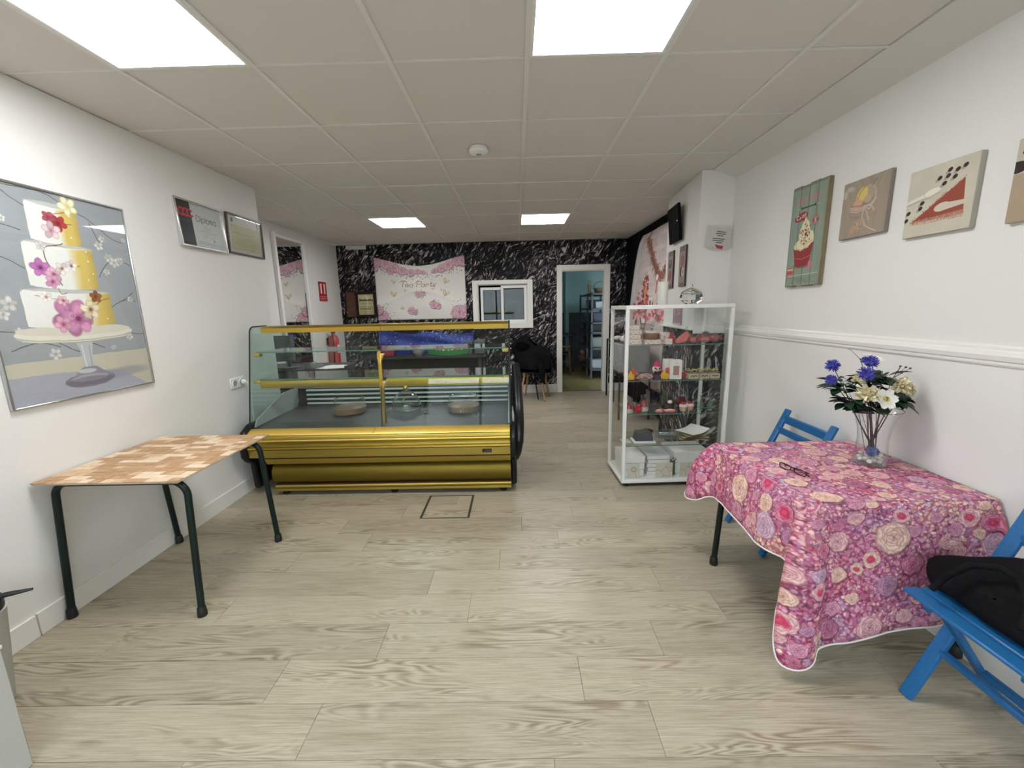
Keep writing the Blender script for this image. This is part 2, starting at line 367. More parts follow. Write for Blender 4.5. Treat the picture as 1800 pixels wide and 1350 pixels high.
# ------------------------------------------------------------------ floor
XL, XB, XR = -2.32, -3.0, 1.745
YF, YP, YS, YB = -3.6, 1.58, 1.76, 4.93       # front wall, pillar, left step, back wall
f = struct('floor', MB().box((-3.15, YF-.15, -.06), (1.95, YB+.15, -.004)), mat('floor_bed', (.10, .085, .065), .8))
pw, pl = .1965, 1.22
for k in range(-18, 26):
    y0 = -.130+k*pw; y1 = y0+pw-.0012
    if y1 < YF or y0 > YB+.1: continue
    x = -3.0-((k*.53+.17*(k % 3)) % 1.)*pl
    while x < XR:
        x0, x1 = max(x, -3.0 if y1 > YS-.2 else XL), min(x+pl-.0012, XR)
        if x1-x0 > .03: struct('plank', MB().box((x0, max(y0, YF), -.012), (x1, min(y1, YB+.12), 0.), .0008), plank_m, f)
        x += pl
# floor access hatch: a thin metal rim let into the planks
ht = thing('floor_hatch', 'square floor access hatch with a thin dark metal rim in front of the pastry counter', 'hatch', (-.605, .826, 0))
for a, b in (((-.177, -.178), (-.161, .178)), ((.161, -.178), (.177, .178)), ((-.161, -.178), (.161, -.170)), ((-.161, .168), (.161, .178))):
    MB().box((a[0], a[1], .0002), (b[0], b[1], .0022)).build('rim', mat('hatch_rim', (.09, .085, .08), .35, .6), ht)

# ------------------------------------------------------------------ ceiling with tiles, bars
LAMPS = [(-1.8, -.6), (0., -.6), (-1.8, 3.0), (0., 3.0)]
c = struct('ceiling', MB().box((-3.15, YF-.15, H+.012), (1.95, YB+.15, H+.10)), plaster_m)
XT = 1.555
gx = [-3.0, -2.4, -1.8, -1.2, -.6, 0, .6, 1.2, XT]
gy = [-3.6+.6*i for i in range(15)]+[YB]
for i in range(len(gx)-1):
    for j in range(len(gy)-1):
        x0, x1, y0, y1 = gx[i], gx[i+1], gy[j], gy[j+1]
        if any(abs(x0-a) < .05 and abs(y0-b) < .05 for a, b in LAMPS): continue
        if y1 < 1.5 and x1 < XL+.02: continue
        dz = random.uniform(0, .0025)
        struct('ceiling_tile', MB().box((x0+.006, y0+.006, H+.002+dz), (x1-.006, y1-.006, H+.012), .002), tile_m, c)
for x in gx[1:-1]: struct('grid_bar', MB().box((x-.011, YF, H-.003), (x+.011, YB, H+.006)), bar_m, c)
for y in gy[1:-1]: struct('grid_bar', MB().box((-3.0 if y > YS else XL, y-.0045, H-.001), (XT, y+.0045, H+.0055)), bar_m, c)
struct('plaster_border', MB().box((XT, YF, H), (XR+.02, YP+.02, H+.012)), plaster_m, c)

# ------------------------------------------------------------------ walls
struct('wall_left', MB().box((XL-.14, YF, 0), (XL, YS-.001, H)), wall_m)
struct('wall_left_step', MB().box((XB-.02, YS-.14, 0), (XL-.14, YS, H)), wall_m)
struct('wall_left_back', MB().box((XB-.14, YS, 0), (XB, YB+.12, H)), wall_m)
struct('wall_right', MB().box((XR, YF, 0), (XR+.14, YP, H)), wall_m)
pillar = [(1.468, YP), (XR+.14, YP), (XR+.14, 2.55), (1.555, 2.55)]
pl_up = [(1.468, YP), (XR+.14, YP), (XR+.14, 2.55), (1.555, 2.55)]
struct('wall_pillar', MB().prism(pl_up, 2, 1.24, H), wall_m)
struct('wall_pillar_base', MB().prism(pillar, 2, 0, 1.24), paper_m)
XRB = 1.765
struct('wall_right_back', MB().box((XRB, 2.55, 0), (XRB+.14, YB+.12, H)), black_paint)
# back wall: papered, with the door and the hatch window cut out
D0, D1, DT = .695, 1.415, 2.045
W0, W1, WB_, WT = -.70, .13, 1.205, 1.845
b = MB()
for x0, x1, z0, z1 in ((XB, W0, 0, H), (W0, W1, 0, WB_), (W0, W1, WT, H), (W1, D0, 0, H), (D0, D1, DT, H), (D1, XRB, 0, H)): b.box((x0, YB, z0), (x1, YB+.12, z1))
struct('wall_back', b, paper_m)
# front wall behind the camera: shop front
b = MB()
for x0, x1, z0, z1 in ((XL-.14, -1.9, 0, H), (-1.9, .3, 0, .55), (-1.9, .3, 2.2, H), (.3, .5, 0, H), (.5, 1.4, 2.15, H), (1.4, XR+.14, 0, H)): b.box((x0, YF-.14, z0), (x1, YF, z1))
struct('wall_front', b, wall_m)
for n, (x0, x1, z0, z1) in (('window_2', (-1.9, .3, .55, 2.2)), ('door_2', (.5, 1.4, 0., 2.15))):
    b = MB(); t = .05
    for q in ((x0, x0+t, z0, z1), (x1-t, x1, z0, z1), (x0+t, x1-t, z0, z0+t), (x0+t, x1-t, z1-t, z1)): b.box((q[0], YF-.10, q[2]), (q[1], YF-.04, q[3]))
    if n == 'window_2': b.box(((x0+x1)/2-.025, YF-.10, z0+t), ((x0+x1)/2+.025, YF-.04, z1-t))
    o = struct(n, b, blackp); struct('pane', MB().box((x0+t, YF-.075, z0+t), (x1-t, YF-.068, z1-t)), pane_m, o)
struct('added_street_facade', MB().box((-12, -13.4, -.1), (12, -13, 4.3)), noisy('facade_stone', (.20, .20, .19), (.30, .29, .28), 2, .8))  # unseen facade, added to tone down sky reflections and daylight
struct('ground_street', MB().box((-9, -16, -.12), (9, YF-.15, -.06)), noisy('asphalt', (.16, .16, .16), (.22, .22, .21), 40, .9))

# cove between right wall and ceiling, chair rail, skirtings
cv = [(XT, H), (XR, H), (XR, H-.068), (XR-.03, H-.058), (XR-.10, H-.026)]
struct('trim_1', MB().prism(cv, 1, YF, YP), plaster_m, smooth=60)
def rail_profile(x, d): return [(x, 1.196), (x-.006*d, 1.196), (x-.010*d, 1.203), (x-.010*d, 1.213), (x-.016*d, 1.218), (x-.020*d, 1.236), (x-.016*d, 1.252), (x-.010*d, 1.257), (x-.010*d, 1.266), (x-.006*d, 1.274), (x, 1.274)]
struct('trim_2', MB().prism(rail_profile(XR, 1), 1, YF, YP-.012), white_m, smooth=20)
d = Vector((1.555-1.468, 2.55-YP, 0)).normalized(); nrm = Vector((-d.y, d.x, 0))
b = MB(); b.rod(Vector((1.468, YP-.012, 1.235))+nrm*.007, Vector((1.555, 2.55, 1.235))+nrm*.007, .072, .016, .004, up=(0, 0, 1))
struct('trim_3', b, white_m)
struct('trim_4', MB().box((1.463, YP-.014, 1.199), (XR-.002, YP, 1.271), .004), white_m)
struct('trim_5', MB().box((XRB-.014, 2.56, 1.199), (XRB, YB-.001, 1.271), .004), white_m)
def skirt(name, segs, parent=None):
    for i, (a, c_) in enumerate(segs):
        if i == 0: o = struct(name, MB().box(a, c_, .002), frame_w)
        else: struct('baseboard_piece', MB().box(a, c_, .002), frame_w, o)
    return o
SK = .112
skirt('baseboard_left', [((XL, -.372, 0), (XL+.013, YS, SK)), ((XL, -1.9, 0), (XL+.013, -.377, SK-.003)), ((XL, YF, 0), (XL+.013, -1.904, SK))])
skirt('baseboard_left_back', [((XB, YS, 0), (XB+.013, YB, SK))])
skirt('baseboard_right', [((XR-.013, -.79, 0), (XR, YP, SK)), ((XR-.013, YF, 0), (XR, -.794, SK))])
skirt('baseboard_back', [((XB+.014, YB-.013, 0), (.612, YB, SK+.03)), ((1.50, YB-.013, 0), (XRB, YB, SK+.03))])

# ------------------------------------------------------------------ door opening and hatch window of the back wall
b = MB(); y0, y1 = YB-.022, YB+.0
for q in ((.615, .700, 0, 2.128), (1.41, 1.495, 0, 2.128), (.70, 1.41, 2.045, 2.128)): b.box((q[0], y0, q[2]), (q[1], y1, q[3]), .003)
dr = struct('door_1', b, frame_w)
b = MB()
for q in ((.695, .709, 0, 2.045), (1.401, 1.415, 0, 2.045), (.709, 1.401, 2.031, 2.045)): b.box((q[0], YB, q[2]), (q[1], YB+.13, q[3]))
struct('door_lining', b, frame_w, dr)
for z in (.16, 1.0, 1.85): struct('hinge', MB().box((.7092, YB+.005, z), (.716, YB+.03, z+.09), .002), blackp, dr)
b = MB(); y0 = YB-.028
for q in ((-.785, -.70, 1.118, 1.912), (.13, .215, 1.118, 1.912), (-.70, .13, 1.845, 1.912), (-.70, .13, 1.118, 1.205)): b.box((q[0], y0, q[2]), (q[1], YB, q[3]), .003)
wn = struct('window_1', b, frame_w)
b = MB()
for q in ((W0, W0+.012, WB_, WT), (W1-.012, W1, WB_, WT), (W0+.012, W1-.012, WT-.012, WT), (W0+.012, W1-.012, WB_, WB_+.012)): b.box((q[0], YB, q[2]), (q[1], YB+.11, q[3]))
struct('window_lining', b, frame_w, wn)
def sash(x0, x1, z0, z1, y, t=.045):
    b = MB()
    for q in ((x0, x0+t, z0, z1), (x1-t, x1, z0, z1), (x0+t, x1-t, z0, z0+t), (x0+t, x1-t, z1-t, z1)): b.box((q[0], y, q[2]), (q[1], y+.03, q[3]), .004)
    s = struct('sash', b, white_m, wn)
    b = MB(); g = .008
    for q in ((x0+t, x0+t+g, z0+t, z1-t), (x1-t-g, x1-t, z0+t, z1-t), (x0+t+g, x1-t-g, z0+t, z0+t+g), (x0+t+g, x1-t-g, z1-t-g, z1-t)): b.box((q[0], y+.006, q[2]), (q[1], y+.02, q[3]))
    struct('gasket', b, dark_rub, s)
    struct('pane', MB().box((x0+t+g, y+.011, z0+t+g), (x1-t-g, y+.016, z1-t-g)), pane_m, s)
sash(-.66, -.275, 1.215, 1.80, YB+.055); sash(-.315, .115, 1.217, 1.825, YB+.018)

# ------------------------------------------------------------------ store room behind the back wall
teal = noisy('teal_paint', (.36, .55, .55), (.39, .58, .58), 6, .6); grey_d = noisy('grey_dado', (.070, .078, .085), (.085, .092, .10), 8, .6)
tilef = noisy('olive_floor_tile', (.16, .135, .045), (.26, .22, .09), 9, .35, detail=6)
Y0, Y1, X0, X1 = YB+.12, 8.3, .50, 2.3
fs = struct('floor_storage', MB().box((X0, Y0, -.06), (X1, Y1, -.003)), tilef)
for i in range(11):
    for j in range(9):
        if X0+i*.364 < X1-.3: struct('floor_tile', MB().box((X0+i*.364+.002, Y0+j*.36+.002, -.01), (X0+i*.364+.362, Y0+j*.36+.358, 0), .001), tilef, fs)
DADO = 1.31
for n, a, q in (('wall_storage_back', (X0, Y1), (X1, Y1+.1)), ('wall_storage_left', (X0-.1, Y0), (X0, Y1)), ('wall_storage_right', (X1, Y0), (X1+.1, Y1))):
    struct(n, MB().box((*a, DADO), (*q, 2.7)), teal); struct(n+'_lower', MB().box((*a, -.06), (*q, DADO)), grey_d)
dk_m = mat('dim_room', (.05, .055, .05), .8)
b = MB()
for q in ((-1.5, Y0, 0, -1.4, 6.6, 2.7), (-1.4, 6.5, 0, .40, 6.6, 2.7), (-1.4, Y0, -.1, .40, 6.5, 0), (-1.4, Y0, 2.6, .40, 6.5, 2.7)): b.box(q[:3], q[3:])
struct('wall_kitchen', b, dk_m)
struct('wall_storage_inner', MB().box((1.12, 7.0+.9, -.06), (1.2, Y1, 2.7)), teal)
struct('ceiling_storage', MB().box((X0-.1, Y0, 2.62), (X1+.1, Y1+.1, 2.7)), plaster_m)
# ------------------------------------------------------------------ ceiling lights
lamp_m = emit('panel_light', (.985, .99, 1.), LAMP)
LB = ['large square ceiling light panel over the left table, cut by the top left frame edge', 'square ceiling light panel at the top centre right, nearest the camera',
      'small far ceiling light panel on the left, above the pastry counter', 'small far ceiling light panel on the right, in front of the papered back wall']
for (x, y), lb in zip(LAMPS, LB):
    t = thing('ceiling_light', lb, 'light', (x+.3, y+.3, H), 0, 'square light panels in the ceiling grid')
    b = MB()
    for q in ((-.289, -.289, -.276, .289), (.276, -.289, .289, .289), (-.276, -.289, .276, -.276), (-.276, .276, .276, .289)): b.box((q[0], q[1], -.004), (q[2], q[3], .010))
    b.build('frame', white_m, t); MB().box((-.276, -.276, -.001), (.276, .276, .008)).build('diffuser', lamp_m, t)
lamp2 = emit('storage_fill', (.85, .95, 1), 1.2)  # unseen light, added to brighten the store room
t = thing('storage_fill_light', 'unseen batten light added to brighten the store room', 'light', (1.15, 6.6, 2.62), PI/2); MB().box((-.6, -.05, -.05), (.6, .05, 0), .01).build('body', white_m, t); MB().box((-.57, -.035, -.062), (.57, .035, -.05)).build('tube', lamp2, t)
t = thing('smoke_detector', 'round white smoke detector in the middle of the ceiling', 'detector', (-.30, .985, H))
MB().lathe([(0, 0), (.058, 0), (.058, -.012), (.0, -.012)], seg=28).build('base', white_m, t)
MB().lathe([(.0, -.012), (.062, -.013), (.066, -.022), (.060, -.034), (.035, -.042), (0, -.043)], seg=28).build('cover', white_m, t)
MB().lathe([(.0, -.0425), (.018, -.0435), (.018, -.046), (0, -.047)], seg=16).build('button', mat('grey_button', (.35, .35, .36), .4), t)
t = thing('emergency_light', 'slim white emergency light box at the top of the black papered wall', 'light', (-2.66, YB, 2.475))
MB().box((-.16, -.055, -.028), (.16, 0, .03), .008).build('housing', white_m, t); MB().box((-.145, -.062, -.02), (.145, -.055, .012), .003).build('lens', mat('lens_white', (.75, .75, .72), .2), t)

# ------------------------------------------------------------------ pastry counter
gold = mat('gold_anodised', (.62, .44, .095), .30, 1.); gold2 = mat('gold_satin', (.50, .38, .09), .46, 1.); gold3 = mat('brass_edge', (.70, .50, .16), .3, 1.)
brown = mat('brown_joint', (.06, .03, .015), .5)
grey_i = mat('interior_grey', (.14, .15, .155), .45); deck_m = noisy('steel_deck', (.09, .095, .10), (.14, .145, .15), 12, .4, .6, stretch=(.4, 6, 6))
S = thing('pastry_counter', 'long gold and glass refrigerated pastry counter with black moulded ends', 'display counter', (0, 0, 0))
CX0, CX1 = -2.165, -.135
def strip(prof, m, name, x0=CX0, x1=CX1, sm=50): return MB().prism(prof, 0, x0, x1).build(name, m, S, None, sm)
gold_p = mat('gold_pale', (.95, .66, .16), .42, 1.)  # lighter gold: lamplight on the top strip and ridge is put into the colour
strip([(1.045, .565), (.985, .535), (.98, .527), (1.05, .527)], gold_p, 'top_strip', CX0, -1.185); strip([(1.045, .565), (.985, .535), (.98, .527), (1.05, .527)], gold_p, 'top_strip', -1.182, CX1)
gold_d = mat('gold_shaded', (.22, .16, .03), .5, 1.)  # same gold darkened: shade on the kick panel is painted in
strip([(1.05, .527), (.978, .524), (.972, .518), (.970, .496), (1.05, .494)], gold2, 'upper_moulding')
strip([(1.05, .494)]+arc((.972, .486), .008, PI/2, 1.5*PI, 6, lambda a, b: (a, b))+[(1.05, .478)], gold_p, 'ridge')
strip([(1.05, .478)]+arc((.940, .457), .0486, .145*PI, -.145*PI, 8, lambda a, b: (a, b))+[(1.05, .436)], mat('gold_cove_shade', (.40, .30, .06), .4, 1.), 'cove_strip')  # darker gold paints the shade below the ridge
strip([(1.05, .436), (.985, .436), (.971, .431), (.969, .418), (.976, .412), (1.05, .412)], gold, 'bead')
strip([(1.05, .410), (.976, .410), (.982, .347), (1.05, .347)], gold2, 'middle_panel')
strip([(1.07, .345), (.992, .345), (.992, .337), (1.07, .337)], brown, 'joint_strip', -2.06); strip([(1.07, .336), (.988, .334), (1.000, .300), (1.012, .284), (1.07, .284)], gold2, 'lower_moulding', -2.05)
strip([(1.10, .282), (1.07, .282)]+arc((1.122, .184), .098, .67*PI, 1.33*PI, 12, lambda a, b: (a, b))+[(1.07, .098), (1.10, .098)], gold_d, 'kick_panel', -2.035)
strip([(1.08, .097), (1.05, .097), (1.05, .090), (1.08, .090)], brown, 'joint_strip', -2.03)
strip([(1.08, .090), (1.045, .090), (1.040, .082), (1.044, .070), (1.08, .068)], gold2, 'plinth_bead', -2.03); strip([(1.08, .067), (1.040, .065), (1.040, .044), (1.08, .044)], gold2, 'plinth_strip', -2.03)
MB().box((-2.03, 1.10, .045), (-.14, 1.90, .50)).build('body', grey_i, S)
for x, y in ((-1.98, 1.10), (-1.09, 1.10), (-.2, 1.10), (-1.98, 1.85), (-.2, 1.85)): MB().lathe([(0, 0), (.028, 0), (.028, .012), (.016, .018), (.016, .045), (0, .045)], (x, y, 0), 14).build('foot', dark_rub, S)
# controller
ct = MB().box((-.350, .9745, .364), (-.278, .985, .394), .003).build('controller', blackp, S); MB().box((-.340, .9732, .369), (-.305, .9746, .389)).build('display', mat('dark_screen', (.02, .01, .01), .1), ct)
MB().box((-.298, .9732, .373), (-.288, .9746, .385)).build('button', grey_i, ct)
# ends
endp = [(.975, .50), (.952, .470), (.955, .36), (.985, .315), (1.03, .285), (1.055, .22), (1.06, .06), (1.90, .06), (1.96, .30), (1.98, .80), (1.96, .93), (1.90, .95), (1.80, .93), (1.62, .78), (1.40, .62), (1.06, .585)]
MB().prism(endp, 0, -.133, -.088, .012).build('end_panel', blackp, S, 'black moulded plastic right end panel')
MB().tube([(-.080, 1.80, .93), (-.072, 1.72, .86), (-.066, 1.55, .72), (-.064, 1.30, .61), (-.066, 1.12, .55), (-.070, 1.04, .43), (-.078, 1.06, .33), (-.086, 1.12, .26)], [.03, .035, .04, .042, .044, .04, .03, .016], 12).build('end_bumper', blackp, S, 'bulging black rubbing moulding on the right end')
for z in (1.18, 1.14, .99, .96, .93): MB().ball((-.118, 1.19, z), .006, 8, 5).build('stud', chrome, S)
endl = [(.975, .555), (.950, .50), (.948, .36), (.985, .31), (1.04, .28), (1.06, .06), (1.90, .06), (1.96, .30), (1.96, .60), (1.06, .60)]
MB().prism(endl, 0, -2.215, -2.168, .012).build('end_panel', blackp, S, 'black moulded plastic left end panel')
# interior
MB().prism([(1.06, .552), (1.06, .56), (1.48, .580), (1.74, .580), (1.74, .56)], 0, -2.15, -.14).build('deck', deck_m, S)
MB().box((-2.15, 1.745, .58), (-.14, 1.765, .745)).build('rear_panel', blackp, S)
for z in (.606, .648, .690, .732): MB().box((-2.06, 1.728, z-.008), (-.16, 1.745, z+.008), .002).build('slat', mat('grille_white', (.80, .80, .78), .4), S)
for x in (-2.150, -.149): MB().prism([(1.07, .57), (1.70, .585), (1.74, .76), (1.50, .76), (1.10, .625)], 0, x, x+.012).build('side_panel', mat('inner_side', (.33, .36, .36), .4), S)
MB().box((-2.15, 1.765, .745), (-.135, 1.97, .775), .004).build('rear_worktop', mat('worktop', (.55, .55, .53), .35), S)
# glazing
def gl(y, z): return 1.035+(z-.566)*(.165/.78)
FZ, TZ = .566, 1.345
for x0, x1 in ((-2.155, -1.130), (-1.126, -.128)):
    MB().prism([(gl(0, FZ), FZ), (gl(0, TZ-.03), TZ-.03), (1.215, TZ-.004), (1.235, TZ), (1.235, TZ-.007), (1.219, TZ-.012), (gl(0, TZ-.03)+.007, TZ-.033), (gl(0, FZ)+.007, FZ)], 0, x0, x1).build('front_pane', glass, S, None, 0)
    MB().tube([(x1, gl(0, FZ)-.001, FZ), (x1, gl(0, TZ-.03)-.001, TZ-.03), (x1, 1.215, TZ), (x1, 1.24, TZ+.002)], .0028, 6).build('pane_seal', dark_rub, S)
MB().box((-2.155, 1.235, TZ-.007), (-.128, 1.62, TZ)).build('top_pane', glass, S)
endg = [(gl(0, FZ), FZ), (gl(0, 1.29), 1.29)]+arc((1.245, 1.295), .055, PI, PI/2, 6, lambda a, b: (a, b))+[(1.70, 1.35), (1.86, .775), (1.86, FZ)]
MB().prism(endg, 0, -2.168, -2.160).build('end_pane', glass_g, S, 'greenish left end pane with a rounded top corner')
pth = [(-2.165, y, z) for y, z in [(gl(0, FZ), FZ), (gl(0, 1.29), 1.29)]+arc((1.245, 1.295), .055, PI, PI/2, 6, lambda a, b: (a, b))+[(1.42, 1.35)]]
MB().tube(pth, .0055, 8).build('edge_seal', dark_rub, S, 'black seal round the left end pane')
MB().prism([(gl(0, FZ), FZ), (gl(0, 1.30), 1.30), (1.25, 1.345), (1.70, 1.345), (1.86, .775), (1.86, FZ)], 0, -.136, -.128).build('end_pane', glass_g, S)
MB().tube([(-.127, gl(0, FZ)-.004, FZ), (-.127, gl(0, 1.31)-.004, 1.31), (-.127, 1.25, 1.355)], .006, 8).build('edge_seal', dark_rub, S)
for x0, x1 in ((-2.07, -1.131), (-1.127, -.135)): MB().prism([(1.185, 1.300), (1.178, 1.335), (1.20, 1.352), (1.30, 1.352), (1.30, 1.344), (1.20, 1.300)], 0, x0, x1).build('top_rail', gold, S, None, 30)
for z, y0 in ((1.145, 1.175), (.935, 1.14)):
    MB().box((-2.12, y0, z), (-.145, 1.55, z+.008), .001).build('glass_shelf', glass_g, S); MB().box((-2.12, y0-.002, z), (-.145, y0, z+.008)).build('shelf_edge', edge_m, S)
    for x in (-2.145, -.185): MB().box((x, y0-.012, z-.028), (x+.05, y0+.03, z+.002), .004).build('shelf_bracket', gold3, S)
for x0, x1 in ((-2.10, -1.155), (-1.10, -.15)): MB().prism([(1.135, .928), (1.130, .900), (1.140, .868), (1.175, .865), (1.19, .928)], 0, x0, x1).build('light_rail', gold, S, None, 30)
pg = MB().box((-1.145, 1.098, .568), (-1.115, 1.125, 1.15), .006).build('centre_post', gold, S)
for z in (1.10, .88): MB().prism([(-1.147, z-.02), (-1.115, z-.03), (-1.10, z+.005), (-1.088, z+.03), (-1.147, z+.03)], 1, 1.100, 1.126, .003).build('post_bracket', gold3, pg)

# domes on the deck
bamboo = noisy('bamboo_board', (.16, .085, .035), (.24, .14, .06), 30, .45, stretch=(1, 8, 8)); clear = glassy('clear_plastic', (.975, .985, .985), .03, .9)
for i, (x, lb) in enumerate(((-1.545, 'low clear cake cover on a wooden board at the left of the pastry counter deck'), (-.545, 'low clear cake cover on a wooden board at the right of the pastry counter deck'))):
    t = thing('cake_box', lb, 'cake stand', (x, 1.46, .579), 0, 'covered wooden cake boards on the counter deck')
    MB().lathe([(0, 0), (.125, 0), (.138, .012), (.138, .052), (.130, .058), (0, .058)], seg=32).build('board', bamboo, t)
    MB().lathe([(.128, .058), (.126, .10), (.118, .125), (.122, .128), (.126, .10)], seg=32).build('cover', clear, t)
    MB().lathe([(.118, .125), (.123, .13), (.118, .134), (.113, .13), (.118, .125)], seg=32).build('cover_rim', glassy('rim_glass', (.7, .73, .73), .02, 2.), t); MB().box((-.012, -.142, .02), (.0, -.137, .032)).build('clasp', chrome, t)
t = thing('cake_dome', 'round glass cake dome with a gold ball knob, in the middle of the counter deck', 'cake dome', (-1.045, 1.46, .579))
MB().lathe([(0, 0), (.07, .0), (.06, .008), (.025, .015), (.025, .022), (.15, .030), (.155, .038), (0, .034)], seg=32).build('stand', clear, t)
prof = [(.125*math.cos(a), .04+.15*math.sin(a)) for a in (PI/2*i/9 for i in range(10))]
dm = MB().lathe(prof+[(0, .185)]+[(.118*math.cos(a), .04+.143*math.sin(a)) for a in (PI/2*i/9 for i in range(8, -1, -1))], seg=36).build('dome', glassy('dome_glass', (.95, .96, .96), .01, 1.8), t)
k = MB().ball((0, 0, .208), .021, 16, 10).build('knob', mat('gold_knob', (.75, .52, .16), .2, 1.), t); MB().lathe([(0, .19), (.012, .19), (.010, .196), (0, .196)], seg=12).build('knob_collar', gold3, t)
for s in (-1, 1):
    t = thing('cake_server', 'gold handled cake server leaning beside the glass dome on the '+('left' if s < 0 else 'right'), 'utensil', (-1.045+s*.175, 1.42, .582))
    MB().rod((0, 0, .004), (s*.055, -.01, .075), .016, .006, .002).build('handle', gold3, t); MB().prism([(-.02, -.04), (.02, -.04), (.012, .05), (-.012, .05)], 2, 0, .003).build('blade', chrome, t)
# ------------------------------------------------------------------ service desk and what shows through the counter glass
desk_m = mat('dark_desk', (.035, .033, .032), .4)
t = thing('service_desk', 'dark service desk behind the pastry counter on the left', 'desk', (-2.48, 2.50, 0))
MB().box((-.50, -.30, .83), (.50, .30, .86), .003).build('top', desk_m, t)
for x in (-.47, .47): MB().box((x-.015, -.28, 0), (x+.015, .28, .83)).build('side_panel', desk_m, t)
MB().box((-.455, .24, .45), (.455, .255, .83)).build('back_panel', desk_m, t)
t = thing('till_monitor', 'grey till monitor turned sideways on the service desk', 'monitor', (-2.60, 2.38, .86), -.45)
mon = mat('monitor_grey', (.16, .17, .17), .4)
MB().prism([(-.16, .06), (.16, .09), (.16, .36), (-.16, .35)], 1, -.02, .02, .004).build('screen', mat('monitor_face', (.10, .12, .12), .15), t)
MB().prism([(-.10, .10), (.10, .10), (.10, .32), (-.10, .32)], 1, .02, .075, .02).build('casing', mon, t); MB().rod((0, .06, .012), (0, .035, .15), .05, .03, .006).build('neck', mon, t); MB().box((-.10, -.07, 0), (.10, .11, .014), .004).build('foot', mon, t)
t = thing('card_reader', 'grey wedge-shaped card reader beside the till monitor', 'card reader', (-2.27, 2.34, .86), -.3)
MB().prism([(-.09, 0), (.09, 0), (.09, .03), (-.09, .075)], 0, -.05, .05, .006).build('body', mon, t); MB().box((-.035, -.05, .062), (.035, .0, .066), 0, Matrix.Rotation(-.24, 4, 'X')).build('keypad', blackp, t)
for i in range(3): one('paper_sheet', MB().box((-.10, -.14, 0), (.10, .14, .0015)), paper, 'loose white paper sheet on the service desk, '+['lowest', 'middle', 'topmost'][i]+' of three', 'paper', (-2.10+.02*i, 2.40-.015*i, .8603+.0018*i), .3*i-.2, 'loose papers on the service desk')
red = mat('extinguisher_red', (.50, .022, .02), .3)
t = thing('fire_extinguisher', 'red fire extinguisher hung on the left wall below its red sign', 'fire extinguisher', (-2.905, 4.30, .66))
MB().lathe([(0, 0), (.07, 0), (.078, .02), (.078, .36), (.06, .42), (.025, .45), (.025, .47), (0, .47)], seg=24).build('cylinder', red, t)
MB().box((-.015, -.05, .47), (.015, .05, .50), .004).build('valve', blackp, t); MB().rod((0, .04, .50), (0, -.09, .55), .02, .012, .003).build('lever', blackp, t)
MB().tube([(0, -.04, .48), (.03, -.10, .47), (.05, -.12, .35), (.03, -.10, .16), (.02, -.09, .06)], .011, 8).build('hose', blackp, t); MB().tube([(.02, -.09, .06), (.02, -.09, -.02)], [.013, .026], 10).build('nozzle', blackp, t); MB().box((.06, -.04, .16), (.0795, .04, .30), .01).build('label', paper, t)
MB().box((-.095, -.05, .30), (-.075, .05, .40), .004).build('bracket', blackp, t)
p = Pic(120, 150, (178, 24, 30)); p.rect(8, 8, 112, 104, (178, 24, 30)); 
for x in (30, 78): p.rect(x, 16, x+16, 92, (240, 236, 230)); p.ell(x+8, 20, 11, 7, (240, 236, 230))
for x in (22, 96): p.line([(x, 24), (x, 86)], 5, (236, 228, 220))
p.dash(14, 106, 114, (240, 230, 225), 4); p.dash(14, 106, 128, (240, 230, 225), 4); p.dash(14, 106, 140, (240, 230, 225), 3)
def plate(name, w, h, th, pic, edge, label, cat, loc, face, rough=.45, group=None, tilt=0., pname='print'):
    """flat board w x h; face gives the wall: 'x+' faces +X, 'x-' faces -X, 'y-' faces -Y. local origin at the back centre"""
    t = thing(name, label, cat, loc, {'y-': 0, 'x+': PI/2, 'x-': -PI/2}[face], group)
    M = Matrix.Rotation(tilt, 4, 'X')
    MB().box((-w/2, -th, -h/2), (w/2, 0, h/2), min(.0015, th*.3), M).build('board', edge, t)
    q = [M @ Vector(v) for v in ((-w/2+.001, -th-.0006, -h/2+.001), (w/2-.001, -th-.0006, -h/2+.001), (w/2-.001, -th-.0006, h/2-.001), (-w/2+.001, -th-.0006, h/2-.001))]
    MB().quad(*q).build(pname, pic_mat(name+'_'+pname+str(len(MATS)), pic, rough), t); return t
plate('safety_sign', .25, .29, .004, p, red, 'small red fire extinguisher sign on the left wall beside the mirror', 'sign', (XB, 4.305, 1.76), 'x+')
# back table with blue party cloth and things on it
t = thing('side_table', 'low dark table against the papered wall under the tea party banner', 'table', (-1.55, 4.55, 0))
MB().box((-.95, -.24, .70), (.95, .30, .74), .004).build('top', desk_m, t)
for x in (-.9, .9):
    for y in (-.2, .26): MB().box((x-.025, y-.025, 0), (x+.025, y+.025, .70), .003).build('leg', desk_m, t)
MB().box((-.9, .27, .25), (.9, .285, .70)).build('back_board', desk_m, t)
p = Pic(520, 220, (42, 62, 148))
for i in range(26): p.line([(RNG.uniform(0, 520), 0), (RNG.uniform(0, 520), 220)], RNG.uniform(8, 30), (50, 72, 165) if i % 2 else (30, 46, 120), .35)
for i in range(60): p.ell(RNG.uniform(0, 520), RNG.uniform(0, 150), RNG.uniform(1.5, 3.5), None, (225, 228, 240), 0, .9)
q = Pic(300, 90, (48, 120, 62)); q.rect(0, 0, 300, 34, (52, 92, 170))
for i in range(22):
    c_ = [(214, 60, 50), (236, 198, 60), (80, 170, 80), (235, 235, 230), (225, 120, 50)][i % 5]; x = 12+i*13; q.rect(x, 26+(i*7) % 9, x+9, 48+(i*5) % 7, c_); 
    if i % 3 == 0: q.ell(x+4, 24+(i*7) % 9, 5, 5, (240, 220, 190))
